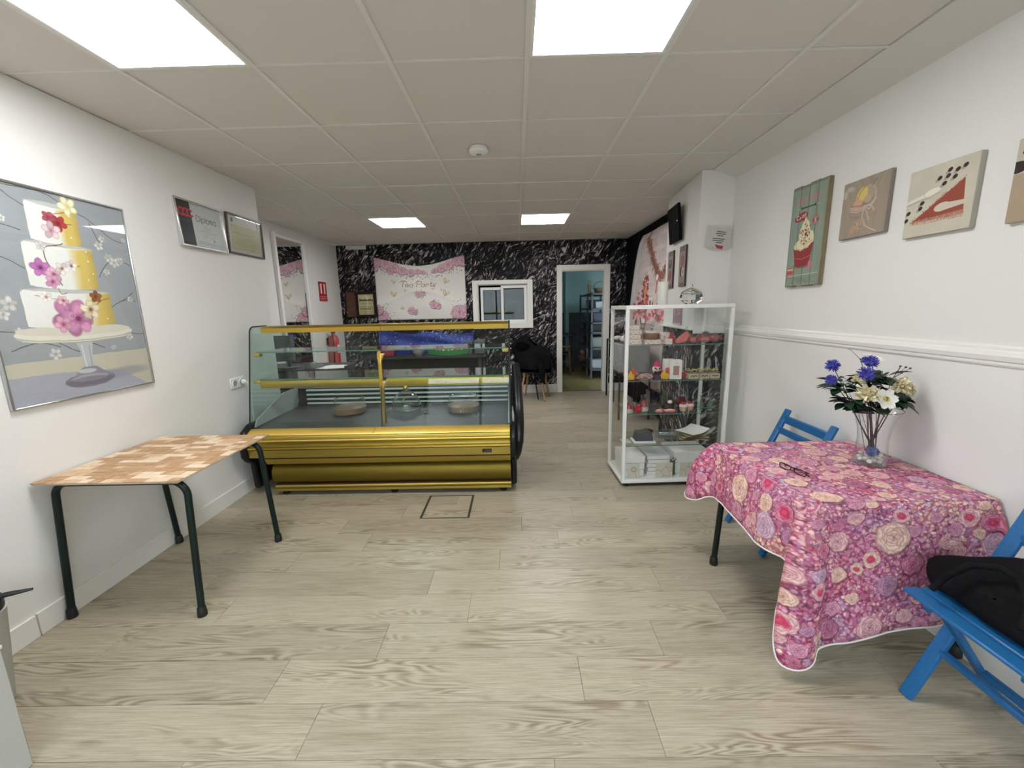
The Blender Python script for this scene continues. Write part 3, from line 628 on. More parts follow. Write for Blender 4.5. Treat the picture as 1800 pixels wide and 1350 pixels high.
def sag(u, v): return (-2.29+1.53*u, 4.56+.03*math.sin(u*23)+.02*math.sin(v*9+u*7), .75+.37*v*(1-.16*u)+.02*math.sin(u*14)*v)
one('party_cloth', MB().grid(sag, 48, 10), pic_mat('blue_party_cloth', p, .6), 'crumpled royal blue starry cloth propped up on the side table behind the counter', 'cloth')
t = thing('party_banner', 'curved green and blue party banner with tiny coloured letters on the side table', 'banner', (-1.15, 4.36, .742))
MB().grid(lambda u, v: (-.32+.64*u, .05-.10*math.sin(PI*u), v*.19-.02*math.sin(PI*u)+.02), 20, 3).build('print', pic_mat('party_banner', q, .6), t)
MB().box((-.20, .06, 0), (.20, .10, .02), .003).build('stand', desk_m, t)
one('lamp_bowl', MB().lathe([(0, 0), (.05, 0), (.05, .01), (.09, .05), (.10, .11), (.07, .13), (0, .135)], seg=20), mat('pewter', (.42, .42, .42), .35, .5), 'upturned grey bowl on the side table left of the party banner', 'bowl', (-1.62, 4.40, .742))
one('gift_bag', MB().prism([(-.14, 0), (.14, 0), (.17, .16), (-.10, .18)], 1, -.06, .06, .01), mat('crimson_bag', (.28, .02, .06), .5), 'dark red gift bag at the left end of the side table', 'bag', (-2.15, 4.42, .742))
for i, x in enumerate((-.98, -.78)): one('wicker_box', noisy and MB().box((-.085, -.13, 0), (.085, .13, .22), .012), noisy('dark_wicker', (.05, .05, .05), (.15, .15, .145), 60, .6, stretch=(1, 1, 6)), ('left' if i == 0 else 'right')+' dark woven storage box at the right end of the side table', 'box', (x+.12, 4.58, .742), 0, 'woven boxes on the side table')
# ------------------------------------------------------------------ tables
green_t = mat('dark_green_tube', (.004, .013, .011), .32, Specular_IOR_Level=.3)
rub = mat('leg_rubber', (.006, .007, .008), .5)
def steel_table(label, loc, wx, wy, h=.70, far_in=.03, group=None):
    """origin at the corner nearest the camera, on the left"""
    t = thing('school_table', label, 'table', loc, 0, group)
    for y, s in ((.02, 1), (wy-.035, -1)):
        for x, d in ((.018, 1), (wx-.012, -1)):
            top = h-.018; r = .07; iy = y+.045*s; pts = [(x-.0*d, y, .02), (x+.004*d, y+.03*s, top-r-.2), (x+.006*d, iy, top-r)]
            pts += [(x+.006*d+d*r*(1-math.cos(a)), iy, top-r+r*math.sin(a)) for a in (PI/2*i/7 for i in range(1, 8))]
            pts += [(x+.10*d, iy, top)]
            lg = MB().tube(pts, .0155, 14).build('leg', green_t, t)
            MB().lathe([(0, 0), (.021, 0), (.022, .006), (.019, .045), (.0155, .05), (0, .05)], (x, y, 0), 16).build('rubber_foot', rub, lg)
        MB().tube([(.118, y+.045*s, h-.018), (wx-.112, y+.045*s, h-.018)], .0155, 14).build('cross_bar', green_t, t)
    return t
T1X, T1Y = .678, .705
t1 = steel_table('bare low table with a woven wood strip top and dark green legs, left wall', (-2.306, -.278, 0), T1X, T1Y)
tp = MB().box((0, 0, .698), (T1X, T1Y, .7075), .003).build('table_top', noisy('chipboard', (.46, .36, .27), (.55, .45, .35), 40, .7), t1)
wood = [noisy('strip_wood_%d' % i, a, b, 7, .55, detail=5, stretch=s) for i, (a, b, s) in enumerate((
    (lin(158, 122, 86), lin(192, 156, 118), (3, 16, 1)), (lin(190, 155, 120), lin(214, 182, 146), (3, 16, 1)), (lin(205, 178, 148), lin(228, 205, 176), (16, 3, 1)),
    (lin(172, 134, 98), lin(196, 158, 120), (16, 3, 1)), (lin(214, 190, 160), lin(232, 212, 186), (3, 16, 1))))]
nx, ny = 13, 17
for j in range(ny):
    i = 0
    while i < nx:
        n = 1 if random.random() < .75 else 2; n = min(n, nx-i)
        x0, x1 = T1X*i/nx, T1X*(i+n)/nx; y0, y1 = T1Y*j/ny, T1Y*(j+1)/ny
        z = .7075+random.choice((.0012, .002, .003)); ov = .0025
        k = (i*7+j*3+(i*j) % 5+random.randrange(3)) % 5
        if (i//2+j//2) % 3 == 0 and random.random() < .6: k = 0
        MB().box((x0-(ov if i == 0 and random.random() < .6 else -.0006), y0-(ov if j == 0 and random.random() < .5 else -.0006), .7075), (x1-.0006, y1-.0006, z), .0008).build('wood_strip', wood[k], tp, None, 0)
        i += n
T2 = (1.003, -.557, 0); T2X, T2Y = .725, .68
t2 = steel_table('table at the right wall hidden under the pink rose tablecloth', T2, T2X, T2Y)
MB().box((0, 0, .685), (T2X, T2Y, .70), .003).build('table_top', noisy('table_top_grey', (.4, .4, .38), (.45, .45, .43), 30, .6), t2)

# rose tablecloth: flat top, hems hanging from the table edge
p = Pic(1400, 1400, (188, 104, 134))
pal = [((176, 46, 90), (232, 160, 184)), ((206, 112, 132), (247, 208, 206)), ((184, 84, 122), (234, 178, 198)), ((142, 54, 92), (206, 138, 166)), ((212, 134, 126), (250, 222, 204)), ((176, 112, 146), (228, 198, 216)), ((160, 82, 124), (214, 164, 194))]
rgn = RNG.integers(0, 7, (9, 9))
for i in range(17000):   # frilled petals: dark hollow, pale rim
    x, y = RNG.uniform(-10, 1410), RNG.uniform(-10, 1410); k = rgn[int(np.clip(y+RNG.normal(0, 50), 0, 1399)//156), int(np.clip(x+RNG.normal(0, 50), 0, 1399)//156)]; k = k if RNG.random() < .7 else RNG.integers(7); d, l = np.array(pal[k][0], float), np.array(pal[k][1], float)
    a = RNG.uniform(0, 6.28); r = RNG.uniform(6, 14); t_ = RNG.uniform(.62, 1.); sh = RNG.uniform(.88, 1.06)
    p.ell(x, y, r*1.0, r*.85, d*RNG.uniform(.65, 1.), a, .75, 3); p.ell(x+math.cos(a)*r*.42, y+math.sin(a)*r*.42, r*.62, r*.66, np.clip((l*t_+d*(1-t_))*sh, 0, 255), a, .95, 3.5)
pts = []
for i in range(3000):
    r = RNG.choice([26, 34, 44, 56, 68], p=[.25, .3, .24, .14, .07]); x, y = RNG.uniform(-20, 1420), RNG.uniform(-20, 1420)
    if any((x-a)**2+(y-b)**2 < (.86*(r+s_))**2 for a, b, s_ in pts): continue
    if len(pts) > 215: break
    pts.append((x, y, r)); d, l = pal[RNG.choice(7, p=[.08, .30, .17, .05, .24, .09, .07])]
    p.rose(x, y, r, d, l)
    if RNG.random() < .16: p.ell(x, y, r*.50, r*.42, (196, 32, 78), 0, .8, r*.25); p.ell(x-2, y-2, r*.22, r*.18, (226, 96, 126), 0, .7, 5)
p.warp(3.0, 24); p.warp(1.5, 8); p.noise(.02, 2)
cloth_m = pic_mat('rose_cloth', p, .7)
cz = .7035; cx0, cx1, cy0, cy1 = .994, 1.7325, -.566, .128
def edge_path():
    """table edge (top) and hem (bottom) points round the table: back edge, left side, near side"""
    A = []
    for i in range(9): A.append(((1.70-.70*i/8, cy1), (1.70-.70*i/8, cy1+.045+.015*math.sin(i*1.7), .52+.03*math.sin(i*1.3))))
    A[-1] = ((cx0+.006, cy1), (.965, .185, .45))
    A.append(((cx0, cy1-.004), (.885, .205, .40)))
    A.append(((cx0, cy1-.02), (.875, .175, .362)))
    for y, x, z in ((.10, .905, .385), (.06, .945, .428), (.015, .958, .447), (-.06, .962, .447), (-.13, .956, .446), (-.20, .952, .446), (-.27, .954, .440), (-.34, .950, .436), (-.40, .938, .440)): A.append(((cx0, y+.012), (x, y, z)))
    A.append(((cx0, -.462), (.948, -.458, .442))); A.append(((cx0, -.515), (.985, -.53, .448)))
    A.append(((cx0, -.545), (.975, -.565, .40))); A.append(((cx0+.001, -.553), (.935, -.575, .27)))
    A.append(((cx0+.003, -.559), (.918, -.60, .13))); A.append(((cx0+.006, -.562), (.925, -.625, .062))); A.append(((cx0+.012, -.564), (.965, -.650, .052))); A.append(((cx0+.022, -.565), (1.010, -.658, .060)))
    A.append(((cx0+.045, cy0), (1.050, -.650, .078))); A.append(((cx0+.07, cy0), (1.078, -.618, .118)))
    for x, y, z in ((1.13, -.612, .132), (1.20, -.622, .148), (1.28, -.617, .165), (1.36, -.604, .178), (1.44, -.604, .192), (1.52, -.612, .205), (1.60, -.606, .218), (1.66, -.60, .235), (1.70, -.60, .26), (1.725, -.598, .30)): A.append(((min(x+.01, cx1-.006), cy0), (x, y, z)))
    A.append(((cx1-.003, cy0+.004), (1.7335, -.61, .40))); A.append(((cx1, cy0+.015), (1.7335, -.61, .56)))
    return A
E_ = edge_path()
def smooth_path(A, n):
    P = np.array([list(a)+list(b) for a, b in A]); s = np.concatenate([[0], np.cumsum(np.linalg.norm(np.diff(P[:, 2:], axis=0), axis=1)*.8+np.linalg.norm(np.diff(P[:, :2], axis=0), axis=1)*.6+.004)])
    u = np.linspace(0, s[-1], n); Q = np.stack([np.interp(u, s, P[:, k]) for k in range(5)], 1)
    for _ in range(2): Q[1:-1] = .25*Q[:-2]+.5*Q[1:-1]+.25*Q[2:]
    return Q
NC, NR = 230, 14
Qp = smooth_path(E_, NC+1)
cm = MB(); CS = 1.35
def cuv(x, y): return ((x-.2)/CS, (y+1.3)/CS)
cols = []
for i in range(NC+1):
    tx, ty, hx, hy, hz = Qp[i]; D = Vector((hx-tx, hy-ty, 0)); L = cz-hz; col_ = []
    dn = D.normalized() if D.length > 1e-4 else Vector((0, -1, 0))
    for j in range(NR+1):
        s = j/NR; zz = cz-L*(s**1.15 if s < 1 else 1); out = D*(1-(1-s)**2.2)*.85+D*s*.15
        fold = .010*math.sin(i*.21)*math.sin(PI*min(1, s*1.1))*(.6+.4*math.sin(i*.047)) if 55 < i else .006*math.sin(i*.35)*s
        q = Vector((tx, ty, zz))+out+dn*fold
        if q.x > 1.734: q.x = 1.734
        lx, ly = tx+(hx-tx)*s, ty+(hy-ty)*s; col_.append((q, (cuv(cx0-L*s*1.03, ly), cuv(lx, cy0-L*s*1.03), cuv(lx, cy1+L*s*1.03))))
    cols.append(col_)
V = [[cm.bm.verts.new(q) for q, _ in c_] for c_ in cols]; uvl = cm._uv()
for i in range(NC):
    for j in range(NR):
        fc = cm.bm.faces.new((V[i][j], V[i][j+1], V[i+1][j+1], V[i+1][j]))
        tym = (Qp[i][1]+Qp[i+1][1])/2; txm = (Qp[i][0]+Qp[i+1][0])/2; k = 1 if tym < -.538 else (2 if txm > cx0+.012 and tym > 0 else 0)
        for l, (a, b_) in zip(fc.loops, ((i, j), (i, j+1), (i+1, j+1), (i+1, j))): l[uvl].uv = cols[a][b_][1][k]
def top(u, v):
    x = cx0+(cx1-cx0)*u; y = cy0+(cy1-cy0)*v; e = min(u, 1-u, v, 1-v)
    return (x, y, cz+.0014*math.sin(x*19+y*7)*math.sin(y*23)*min(1, e*12)+.001)
cm.grid(top, 36, 34, lambda u, v: cuv(cx0+(cx1-cx0)*u, cy0+(cy1-cy0)*v))
hem_pts = [c_[-1][0].copy() for c_ in cols]
tc = one('tablecloth', cm, cloth_m, 'pink rose print tablecloth with a white hem hanging over the right-hand table', 'tablecloth', smooth=70)
so = tc.modifiers.new('thick', 'SOLIDIFY'); so.thickness = .0012; so.offset = 1
MB().tube([q+Vector((0, 0, -.001)) for q in hem_pts], .0042, 6).build('hem', mat('hem_white', (.80, .74, .74), .7), tc, 'white piped hem')

# ------------------------------------------------------------------ blue folding chairs
blue = noisy('blue_paint', (.010, .115, .31), (.014, .145, .37), 30, .42, bumpy=.06, stretch=(6, 6, 1))
def folding_chair(label, loc):
    """origin on the floor below the middle of the seat front, facing -X; posts lean back to +X"""
    t = thing('folding_chair', label, 'chair', loc, 0, 'blue wooden folding chairs'); hw = .205
    for s in (-1, 1):
        y = s*(hw-.012)
        MB().rod((.062, y, .0), (.397, y, .775), .045, .022, .005, up=(1, 0, 0)).build('post', blue, t)
        y2 = s*(hw-.042)
        MB().rod((.375, y2, .0), (.075, y2, .425), .036, .02, .004, up=(1, 0, 0)).build('rear_leg', blue, t)
        MB().box((.015, s*(hw-.068)-.010, .405), (.365, s*(hw-.068)+.010, .430), .003).build('seat_rail', blue, t)
    for i in range(6):
        x = .0+i*.063; MB().box((x, -hw-.005, .430), (x+.054, hw+.005, .444), .004).build('seat_slat', blue, t)
    for z, hgt in ((.715, .05), (.645, .04)):
        x = .062+.335*z/.775; MB().rod((x, -hw+.025, z), (x, hw-.025, z), .018, hgt, .004, up=(0, 0, 1)).build('back_rail', blue, t)
    x = .062+.335*.20/.775; MB().rod((x, -hw+.024, .20), (x, hw-.024, .20), .024, .024, .004).build('stretcher', blue, t)
    x = .375-.30*.14/.425; MB().rod((x, -hw+.053, .14), (x, hw-.053, .14), .02, .03, .004).build('rear_stretcher', blue, t)
    return t
folding_chair('blue wooden folding chair behind the rose covered table, only its back and feet in sight', (1.268, .352, 0))
folding_chair('blue wooden folding chair in the bottom right corner with a black bag on its seat', (1.288, -.905, 0))

# black bag slumped on the near chair
bagm = noisy('black_velvet', (.003, .003, .004), (.008, .008, .009), 60, .8, bumpy=.15, Specular_IOR_Level=.12)
bg = thing('tote_bag', 'floppy black fabric bag with a loop handle lying on the near blue chair', 'bag', (1.415, -.845, .4445))
def pillow(poly, d, n=40, rings=9, lean=.43, wr=.006):
    P = [Vector((0, y, z)) for y, z in poly]; m = len(P); L = [(P[(i+1) % m]-P[i]).length for i in range(m)]; T = sum(L); out = []
    for k in range(n):
        s = T*k/n; i = 0
        while s > L[i]: s -= L[i]; i += 1
        out.append(P[i].lerp(P[(i+1) % m], s/L[i]))
    for _ in range(2): out = [(out[k-1]+out[k]*2+out[(k+1) % n])/4 for k in range(n)]
    c_ = sum(out, Vector())/n
    def f(u, v):
        q = out[int(round(u*n)) % n]; w = 2*v-1; s = max(.02, (1-abs(w)**2.4)**.5); p_ = c_.lerp(q, s); z = p_.z
        th = d*(1.15-.75*min(1, max(0, z/.26)))
        return (w*th+lean*z+wr*math.sin(p_.y*31+z*19)*s, p_.y, max(.0006, z+.5*wr*math.sin(p_.y*40+w*3)*s))
    return MB().grid(f, n, rings*2, wrap=True)
pillow([(.232, .066), (.16, .006), (-.24, .002), (-.25, .16), (-.20, .225), (-.02, .218), (.10, .150)], .085).build('body', bagm, bg, smooth=180)
hp = [(-.10, .07, .050), (-.075, .055, .11), (-.035, .03, .165), (-.005, -.02, .19), (.0, -.07, .185), (-.03, -.12, .14), (-.065, -.14, .08)]
MB().tube([(x*1.0-.012, y, z) for x, y, z in hp], .010, 10).build('handle', bagm, bg, 'loop handle')

# ------------------------------------------------------------------ vase, pebbles, flowers
VX, VY, VZ = 1.553, -.20, .7058
vg = glassy('vase_glass', (.965, .975, .975), .01, 1.5)
vs = thing('glass_vase', 'tall flared clear glass vase on the rose tablecloth', 'vase', (VX, VY, VZ))
po = [(.064, 0), (.066, .006), (.064, .03), (.058, .08), (.056, .12), (.061, .17), (.073, .215), (.093, .26)]; pi_ = [(r-.004, z) for r, z in po[::-1] if z > .01]
MB().lathe([(0, 0)]+po, seg=40).build('body', vg, vs, None, 60)
MB().lathe([(0, .012), (.060, .012)]+[(r-.004, z+.002) for r, z in po[2:]], seg=40).build('inner_wall', glassy('vase_inner', (.985, .99, .99), .01, .6), vs, None, 60)
MB().tube([(.092*math.cos(a), .092*math.sin(a), .2605) for a in (2*PI*i/40 for i in range(40))], .0022, 6, True).build('lip', glassy('lip_glass', (.75, .78, .78), .05, 2.5), vs)
MB().lathe([(0, .001), (.061, .001), (.063, .010), (0, .011)], seg=32).build('thick_base', glassy('base_glass', (.84, .88, .87), .03, 2.), vs)
peb = mat('pebble_white', (.72, .70, .65), .4)
k = 0
for rr, n, z in ((.040, 9, .026), (.015, 3, .026), (.036, 7, .047), (.012, 2, .048)):
    for i in range(n):
        a = 2*PI*i/n+.3*k; k += 1
        if z > .04 and rr > .02 and math.cos(a-3.6) > .5: continue
        s = random.uniform(.009, .0125)
        one('pebble', MB().ball((0, 0, 0), (s*1.15, s, s*.85), 10, 6), peb, 'small smooth white pebble among the others in the bottom of the glass vase', 'pebble', (VX+rr*math.cos(a), VY+rr*math.sin(a), VZ+z-.002), a, 'white pebbles in the vase')
b = MB()
b.ball((0, 0, 0), .021, 12, 8, .08)
for i in range(40):
    v = Vector((random.gauss(0, 1), random.gauss(0, 1), random.gauss(0, 1))).normalized(); b.ball(v*.021, (.006, .006, .004), 6, 4)
one('blue_flower_head', b, noisy('dusty_blue', (.04, .07, .20), (.08, .12, .30), 150, .8), 'dusty blue round flower head lying on the pebbles in the vase', 'flower', (VX-.022, VY-.03, VZ+.072))
leafm = noisy('leaf_green', (.004, .022, .010), (.012, .045, .018), 60, .5); leaf2 = noisy('leaf_light', (.02, .075, .02), (.04, .10, .03), 80, .5); stem_m = mat('stem_dark', (.035, .045, .03), .5)
bluef = noisy('scabious_blue', (.055, .055, .36), (.14, .13, .55), 240, .7); cream = noisy('carnation_cream', (.70, .61, .36), (.84, .78, .58), 150, .7); whitef = mat('petal_white', (.82, .80, .74), .6); yel = mat('flower_eye', (.60, .45, .08), .6)
def basis(d):
    d = Vector(d).normalized(); x = d.cross(Vector((0, 0, 1)) if abs(d.z) < .95 else Vector((1, 0, 0))).normalized(); return Matrix((x, d.cross(x), d)).transposed()
def petal(b, M, o, L, w, cup, n=4, curl=0.):
    rows = []
    for i in range(n+1):
        s = i/n; ww = w*math.sin(PI*(.12+.80*s))**.7; z = cup*L*s**1.3-curl*L*s**3
        rows.append([b.bm.verts.new(Vector(o)+M @ Vector((L*s, k*ww, z+abs(k)*w*.25*s))) for k in (-1, 0, 1)])
    for A, B in zip(rows[:-1], rows[1:]):
        for k in range(2): b.bm.faces.new((A[k], A[k+1], B[k+1], B[k]))
def leaf_mesh(L, w, bend=.25):
    b = MB(); rows = []
    for i in range(6):
        s = i/5; ww = w*math.sin(PI*min(1, .06+.92*s))**.8; rows.append([b.bm.verts.new((L*s, k*ww, -bend*L*s*s+abs(k)*ww*.3)) for k in (-1, 0, 1)])
    for A, B in zip(rows[:-1], rows[1:]):
        for k in range(2): b.bm.faces.new((A[k], A[k+1], B[k+1], B[k]))
    return b
LEAF = [leaf_mesh(.075, .020).mesh('leaf', leafm), leaf_mesh(.055, .017, .15).mesh('leaf', leafm), leaf_mesh(.035, .009, .1).mesh('leaf', leaf2), leaf_mesh(.06, .023, .3).mesh('leaf', leafm)]
def add_leaf(parent, p, d, k, roll=0.):
    o = bpy.data.objects.new('leaf', LEAF[k]); COL.objects.link(o); o.parent = parent; o.location = p
    x = Vector(d).normalized(); y = Vector((0, 0, 1)).cross(x)
    if y.length < .05: y = Vector((0, 1, 0))
    y.normalize(); z = x.cross(y); o.rotation_euler = (Matrix((x, y, z)).transposed() @ Matrix.Rotation(roll, 3, 'X')).to_euler(); return o
def flower(kind, head, face, label, size, leaves, foot=(0, 0, .05), neck=None, group=None):
    t = thing({'c': 'cream_carnation', 'b': 'blue_scabious', 'w': 'white_daffodil', 'f': 'foliage_sprig'}[kind], label, 'flower' if kind != 'f' else 'foliage', (VX, VY, VZ), 0, group)
    hd = Vector(head); ft = Vector(foot); nk = Vector(neck) if neck else Vector((hd.x*.42, hd.y*.42, .235))
    P = [ft, ft.lerp(nk, .5)+Vector((0, 0, .0)), nk, nk.lerp(hd, .55)+Vector((0, 0, .008)), hd]
    MB().tube(P, [.0024, .0024, .0022, .002, .0016] if kind != 'f' else [.0012]*5, 6).build('stem', stem_m, t)
    M = basis(face)
    if kind == 'c':
        b = MB(); b.ball(hd, size*.36, 10, 6)
        for i in range(64):
            u = 1-1.15*(i+.5)/64; a = i*2.39996; v = M @ Vector((math.sqrt(max(0, 1-u*u))*math.cos(a), math.sqrt(max(0, 1-u*u))*math.sin(a), u)); sp = size*(.52 if u > .1 else .70)
            petal(b, basis((v+M @ Vector((0, 0, .35))).normalized()) @ Matrix.Rotation(-PI/2+random.uniform(-.35, .35), 3, 'Y') @ Matrix.Rotation(i*1.3, 3, 'X'), hd+v*size*.26, sp*random.uniform(.85, 1.1), sp*.34, random.uniform(-.5, .6), 4, random.uniform(-.4, .6))
        b.build('blossom', cream, t)
    elif kind == 'b':
        b = MB()
        b.ball(hd, (size*.55, size*.55, size*.55), 10, 6)
        for i in range(70):
            u = 1-1.25*(i+.5)/70; a = i*2.39996; v = M @ Vector((math.sqrt(max(0, 1-u*u))*math.cos(a), math.sqrt(max(0, 1-u*u))*math.sin(a), u)); petal(b, basis(v) @ Matrix.Rotation(-PI/2, 3, 'Y') @ Matrix.Rotation(i, 3, 'X'), hd+v*size*.3, size*.72, size*.14, .1, 2)
        b.build('blossom', bluef, t)
    elif kind == 'w':
        b = MB()
        for i in range(6): petal(b, M @ Matrix.Rotation(i*PI/3, 3, 'Z'), hd+M @ Vector((0, 0, .001*(i % 2))), size, size*.42, .35, 5, .15)
        b.build('blossom', whitef, t); MB().lathe([(.0, 0), (size*.16, .002), (size*.24, size*.30), (size*.20, size*.30), (size*.12, .006)], seg=14, M=Matrix.Translation(hd) @ M.to_4x4()).build('trumpet', yel, t)
    for (p_, d_, k_) in leaves: add_leaf(t, Vector(p_), d_, k_, random.uniform(-.5, .5))
    return t
def rl(c_, n, k, r=.02, up=.3):
    out = []
    for i in range(n):
        a = random.uniform(0, 2*PI); out.append(((c_[0]+r*math.cos(a)*.4, c_[1]+r*math.sin(a)*.4, c_[2]+random.uniform(-.035, .005)), (math.cos(a), math.sin(a), random.uniform(-.3, up)), k if isinstance(k, int) else random.choice(k)))
    return out
def wl(px, pz, y=0.): return (px-VX, y, pz-VZ)
flower('c', wl(1.455, 1.045, -.055), (-.35, -.8, .55), 'larger cream carnation at the front left of the bouquet', .050, rl(wl(1.45, 1.01, -.03), 5, (0, 1, 3)), (.012, .0, .06))
flower('c', wl(1.612, 1.080, -.03), (.05, -.8, .6), 'cream carnation at the right of the bouquet, in front of the wall shadow', .048, rl(wl(1.61, 1.03, -.02), 6, (0, 3)), (-.015, .01, .06))
flower('c', wl(1.668, 1.055, -.01), (.6, -.6, .4), 'smaller cream carnation farthest right in the bouquet', .034, rl(wl(1.655, 1.01, 0), 5, (0, 3)), (-.02, .0, .06))
flower('w', wl(1.512, 1.030, -.075), (-.05, -.95, .3), 'open white daffodil with a yellow cup at the front of the bouquet', .046, rl(wl(1.52, .99, -.04), 5, (0, 3)), (.01, -.01, .06))
flower('c', wl(1.455, 1.105, .0), (-.2, -.5, .8), 'whitish carnation just under the middle blue flower', .034, rl(wl(1.46, 1.07, .01), 6, (1, 2)), (.0, .01, .06))
flower('w', wl(1.545, 1.185, .05), (.1, -.3, .9), 'white daffodil at the very top of the bouquet', .042, rl(wl(1.55, 1.13, .04), 6, (1, 2)), (.0, .0, .06))
flower('b', wl(1.345, 1.165, .02), (-.5, -.5, .7), 'blue scabious highest on the left edge of the bouquet', .030, rl(wl(1.37, 1.12, .01), 7, 2, .03), (.02, .0, .06))
flower('b', wl(1.332, 1.105, .0), (-.8, -.5, .3), 'blue scabious lowest on the left edge of the bouquet', .025, rl(wl(1.36, 1.07, .0), 8, 2, .03), (.02, .01, .06))
flower('b', wl(1.445, 1.135, -.04), (-.1, -.8, .6), 'blue scabious in the middle of the bouquet, facing the camera', .034, rl(wl(1.45, 1.08, -.02), 6, 2, .03), (.01, -.01, .06))
flower('b', wl(1.490, 1.180, .0), (.1, -.4, .9), 'blue scabious near the top of the bouquet beside the white daffodil', .034, rl(wl(1.49, 1.13, .01), 7, (1, 2), .03), (.0, -.015, .06))
for i, (x, z, n, lb) in enumerate(((1.40, 1.085, 30, 'left'), (1.525, 1.10, 34, 'upper middle'), (1.585, 1.115, 26, 'upper right'), (1.50, .992, 18, 'lower middle'), (1.625, 1.03, 16, 'lower right'), (1.43, 1.015, 18, 'lower left'))):
    flower('f', wl(x, z+.02, .035), (0, -.3, 1), 'dark green leafy sprig at the '+lb+' of the bouquet', .03, rl(wl(x, z, .03 if z > 1.04 else .0), n, (0, 1, 3) if z < 1.05 else (1, 2, 2, 0), .05, .7), (random.uniform(-.02, .02), random.uniform(-.02, .02), .06), None, 'leafy sprigs of the bouquet')
t = thing('dry_twig', 'thin bare curved twig standing out of the top left of the bouquet', 'twig', (VX, VY, VZ)); MB().tube([(0, 0, .06), (-.03, .0, .24), (-.08, .0, .43), (-.105, .0, .49), (-.15, .0, .53), (-.165, 0, .535)], [.0016]*3+[.0012, .0009, .0006], 5).build('stem', stem_m, t); MB().ball((-.105, 0, .49), .004, 6, 4).build('bud', stem_m, t)
t = thing('seed_twig', 'dark twig with small seed pods at the top right of the bouquet', 'twig', (VX, VY, VZ)); MB().tube([(0, 0, .06), (.02, .01, .24), (.05, .0, .40), (.075, .0, .45)], .0015, 5).build('stem', stem_m, t)
for q in ((.075, 0, .455), (.10, 0, .45), (.065, 0, .43), (.085, 0, .425), (.12, 0, .445)):
    pd = MB().ball(q, (.007, .004, .004), 6, 4).build('seed_pod', stem_m, t); MB().tube([(.05, 0, .40), q], .0009, 4).build('stalk', stem_m, pd)

# reading glasses on the cloth
gm = mat('glasses_brown', (.025, .006, .004), .25); gl_t = thing('reading_glasses', 'folded dark brown reading glasses on the rose tablecloth', 'glasses', (1.143, -.285, .7065), -1.30)
for s in (-1, 1):
    c_ = s*.036
    MB().tube([(c_+.028*math.copysign(abs(math.cos(a))**.7, math.cos(a)), 0, .014+.012*math.copysign(abs(math.sin(a))**.7, math.sin(a))) for a in (2*PI*i/24 for i in range(24))], .0022, 6, True).build('rim', gm, gl_t)
    MB().lathe([(0, -.0006), (.97, -.0006), (.97, .0006), (0, .0006)], seg=24, M=Matrix.Translation((c_, 0, .014)) @ Matrix.Rotation(PI/2, 4, 'X') @ Matrix.Diagonal((.027, .0115, 1, 1))).build('lens', clear, gl_t)
    MB().tube([(s*.066, 0, .020), (s*.067, .012, .019), (s*.05, .018+.004*s, .016), (-s*.045, .022+.004*s, .010), (-s*.062, .024+.004*s, .002)], [.002, .002, .0018, .0018, .0026], 6).build('temple', gm, gl_t)
MB().tube([(-.010, 0, .020), (0, -.003, .023), (.010, 0, .020)], .0018, 6).build('bridge', gm, gl_t)

# ------------------------------------------------------------------ bottom left: white bins at the frame edge
wp = noisy('white_bin', (.50, .50, .475), (.53, .53, .505), 300, .5)
t = thing('white_box_bin', 'tall plain white box cut off by the bottom left frame corner', 'bin', (-2.0, -1.17, 0))
MB().box((-.30, -.25, .0), (.302, .25, .44), .004).build('body', wp, t); MB().box((-.304, -.254, .44), (.306, .254, .455), .004).build('lid', white_m, t)
t = thing('pedal_bin', 'white tapered bin with a black lid and lever at the left frame edge', 'bin', (-2.11, -.735, 0))
MB().lathe([(0, 0), (.075, 0), (.08, .01), (.115, .38), (.118, .385), (0, .386)], seg=32).build('body', wp, t); MB().lathe([(0, .3865), (.112, .3865), (.113, .42), (.09, .435), (0, .438)], seg=32).build('lid', blackp, t)
MB().tube([(.0, .0, .436), (.07, .02, .447), (.14, .05, .453), (.20, .08, .452)], [.007, .009, .010, .005], 8).build('lever', blackp, t)

# wall socket with plug
t = thing('wall_socket', 'white double wall socket with a plug beside the pastry counter', 'socket', (XL, 1.19, .912), PI/2)
MB().box((-.085, -.010, -.042), (.085, 0, .042), .004).build('plate', white_m, t)
for x in (-.04, .04):
    w = MB().tube([(x+.027*math.cos(a), -.011, .027*math.sin(a)) for a in (2*PI*i/20 for i in range(20))], .004, 6, True).build('socket_ring', white_m, t); MB().lathe([(0, 0), (.024, 0), (.024, .003), (0, .003)], seg=18, M=Matrix.Translation((x, -.010, 0)) @ Matrix.Rotation(PI/2, 4, 'X')).build('socket_well', mat('well_grey', (.35, .35, .34), .5), w)
t = thing('power_plug', 'white power plug and cable in the right half of the wall socket', 'plug', (XL+.016, 1.232, .912), PI/2)
MB().lathe([(0, 0), (.020, 0), (.018, .022), (.008, .034), (0, .034)], seg=16, M=Matrix.Rotation(PI/2, 4, 'X')).build('body', white_m, t); MB().tube([(0, -.032, 0), (.0, -.055, -.02), (.02, -.05, -.09), (.05, -.02, -.17), (.055, -.01, -.5), (.06, -.01, -.80)], .004, 8).build('cable', white_m, t)
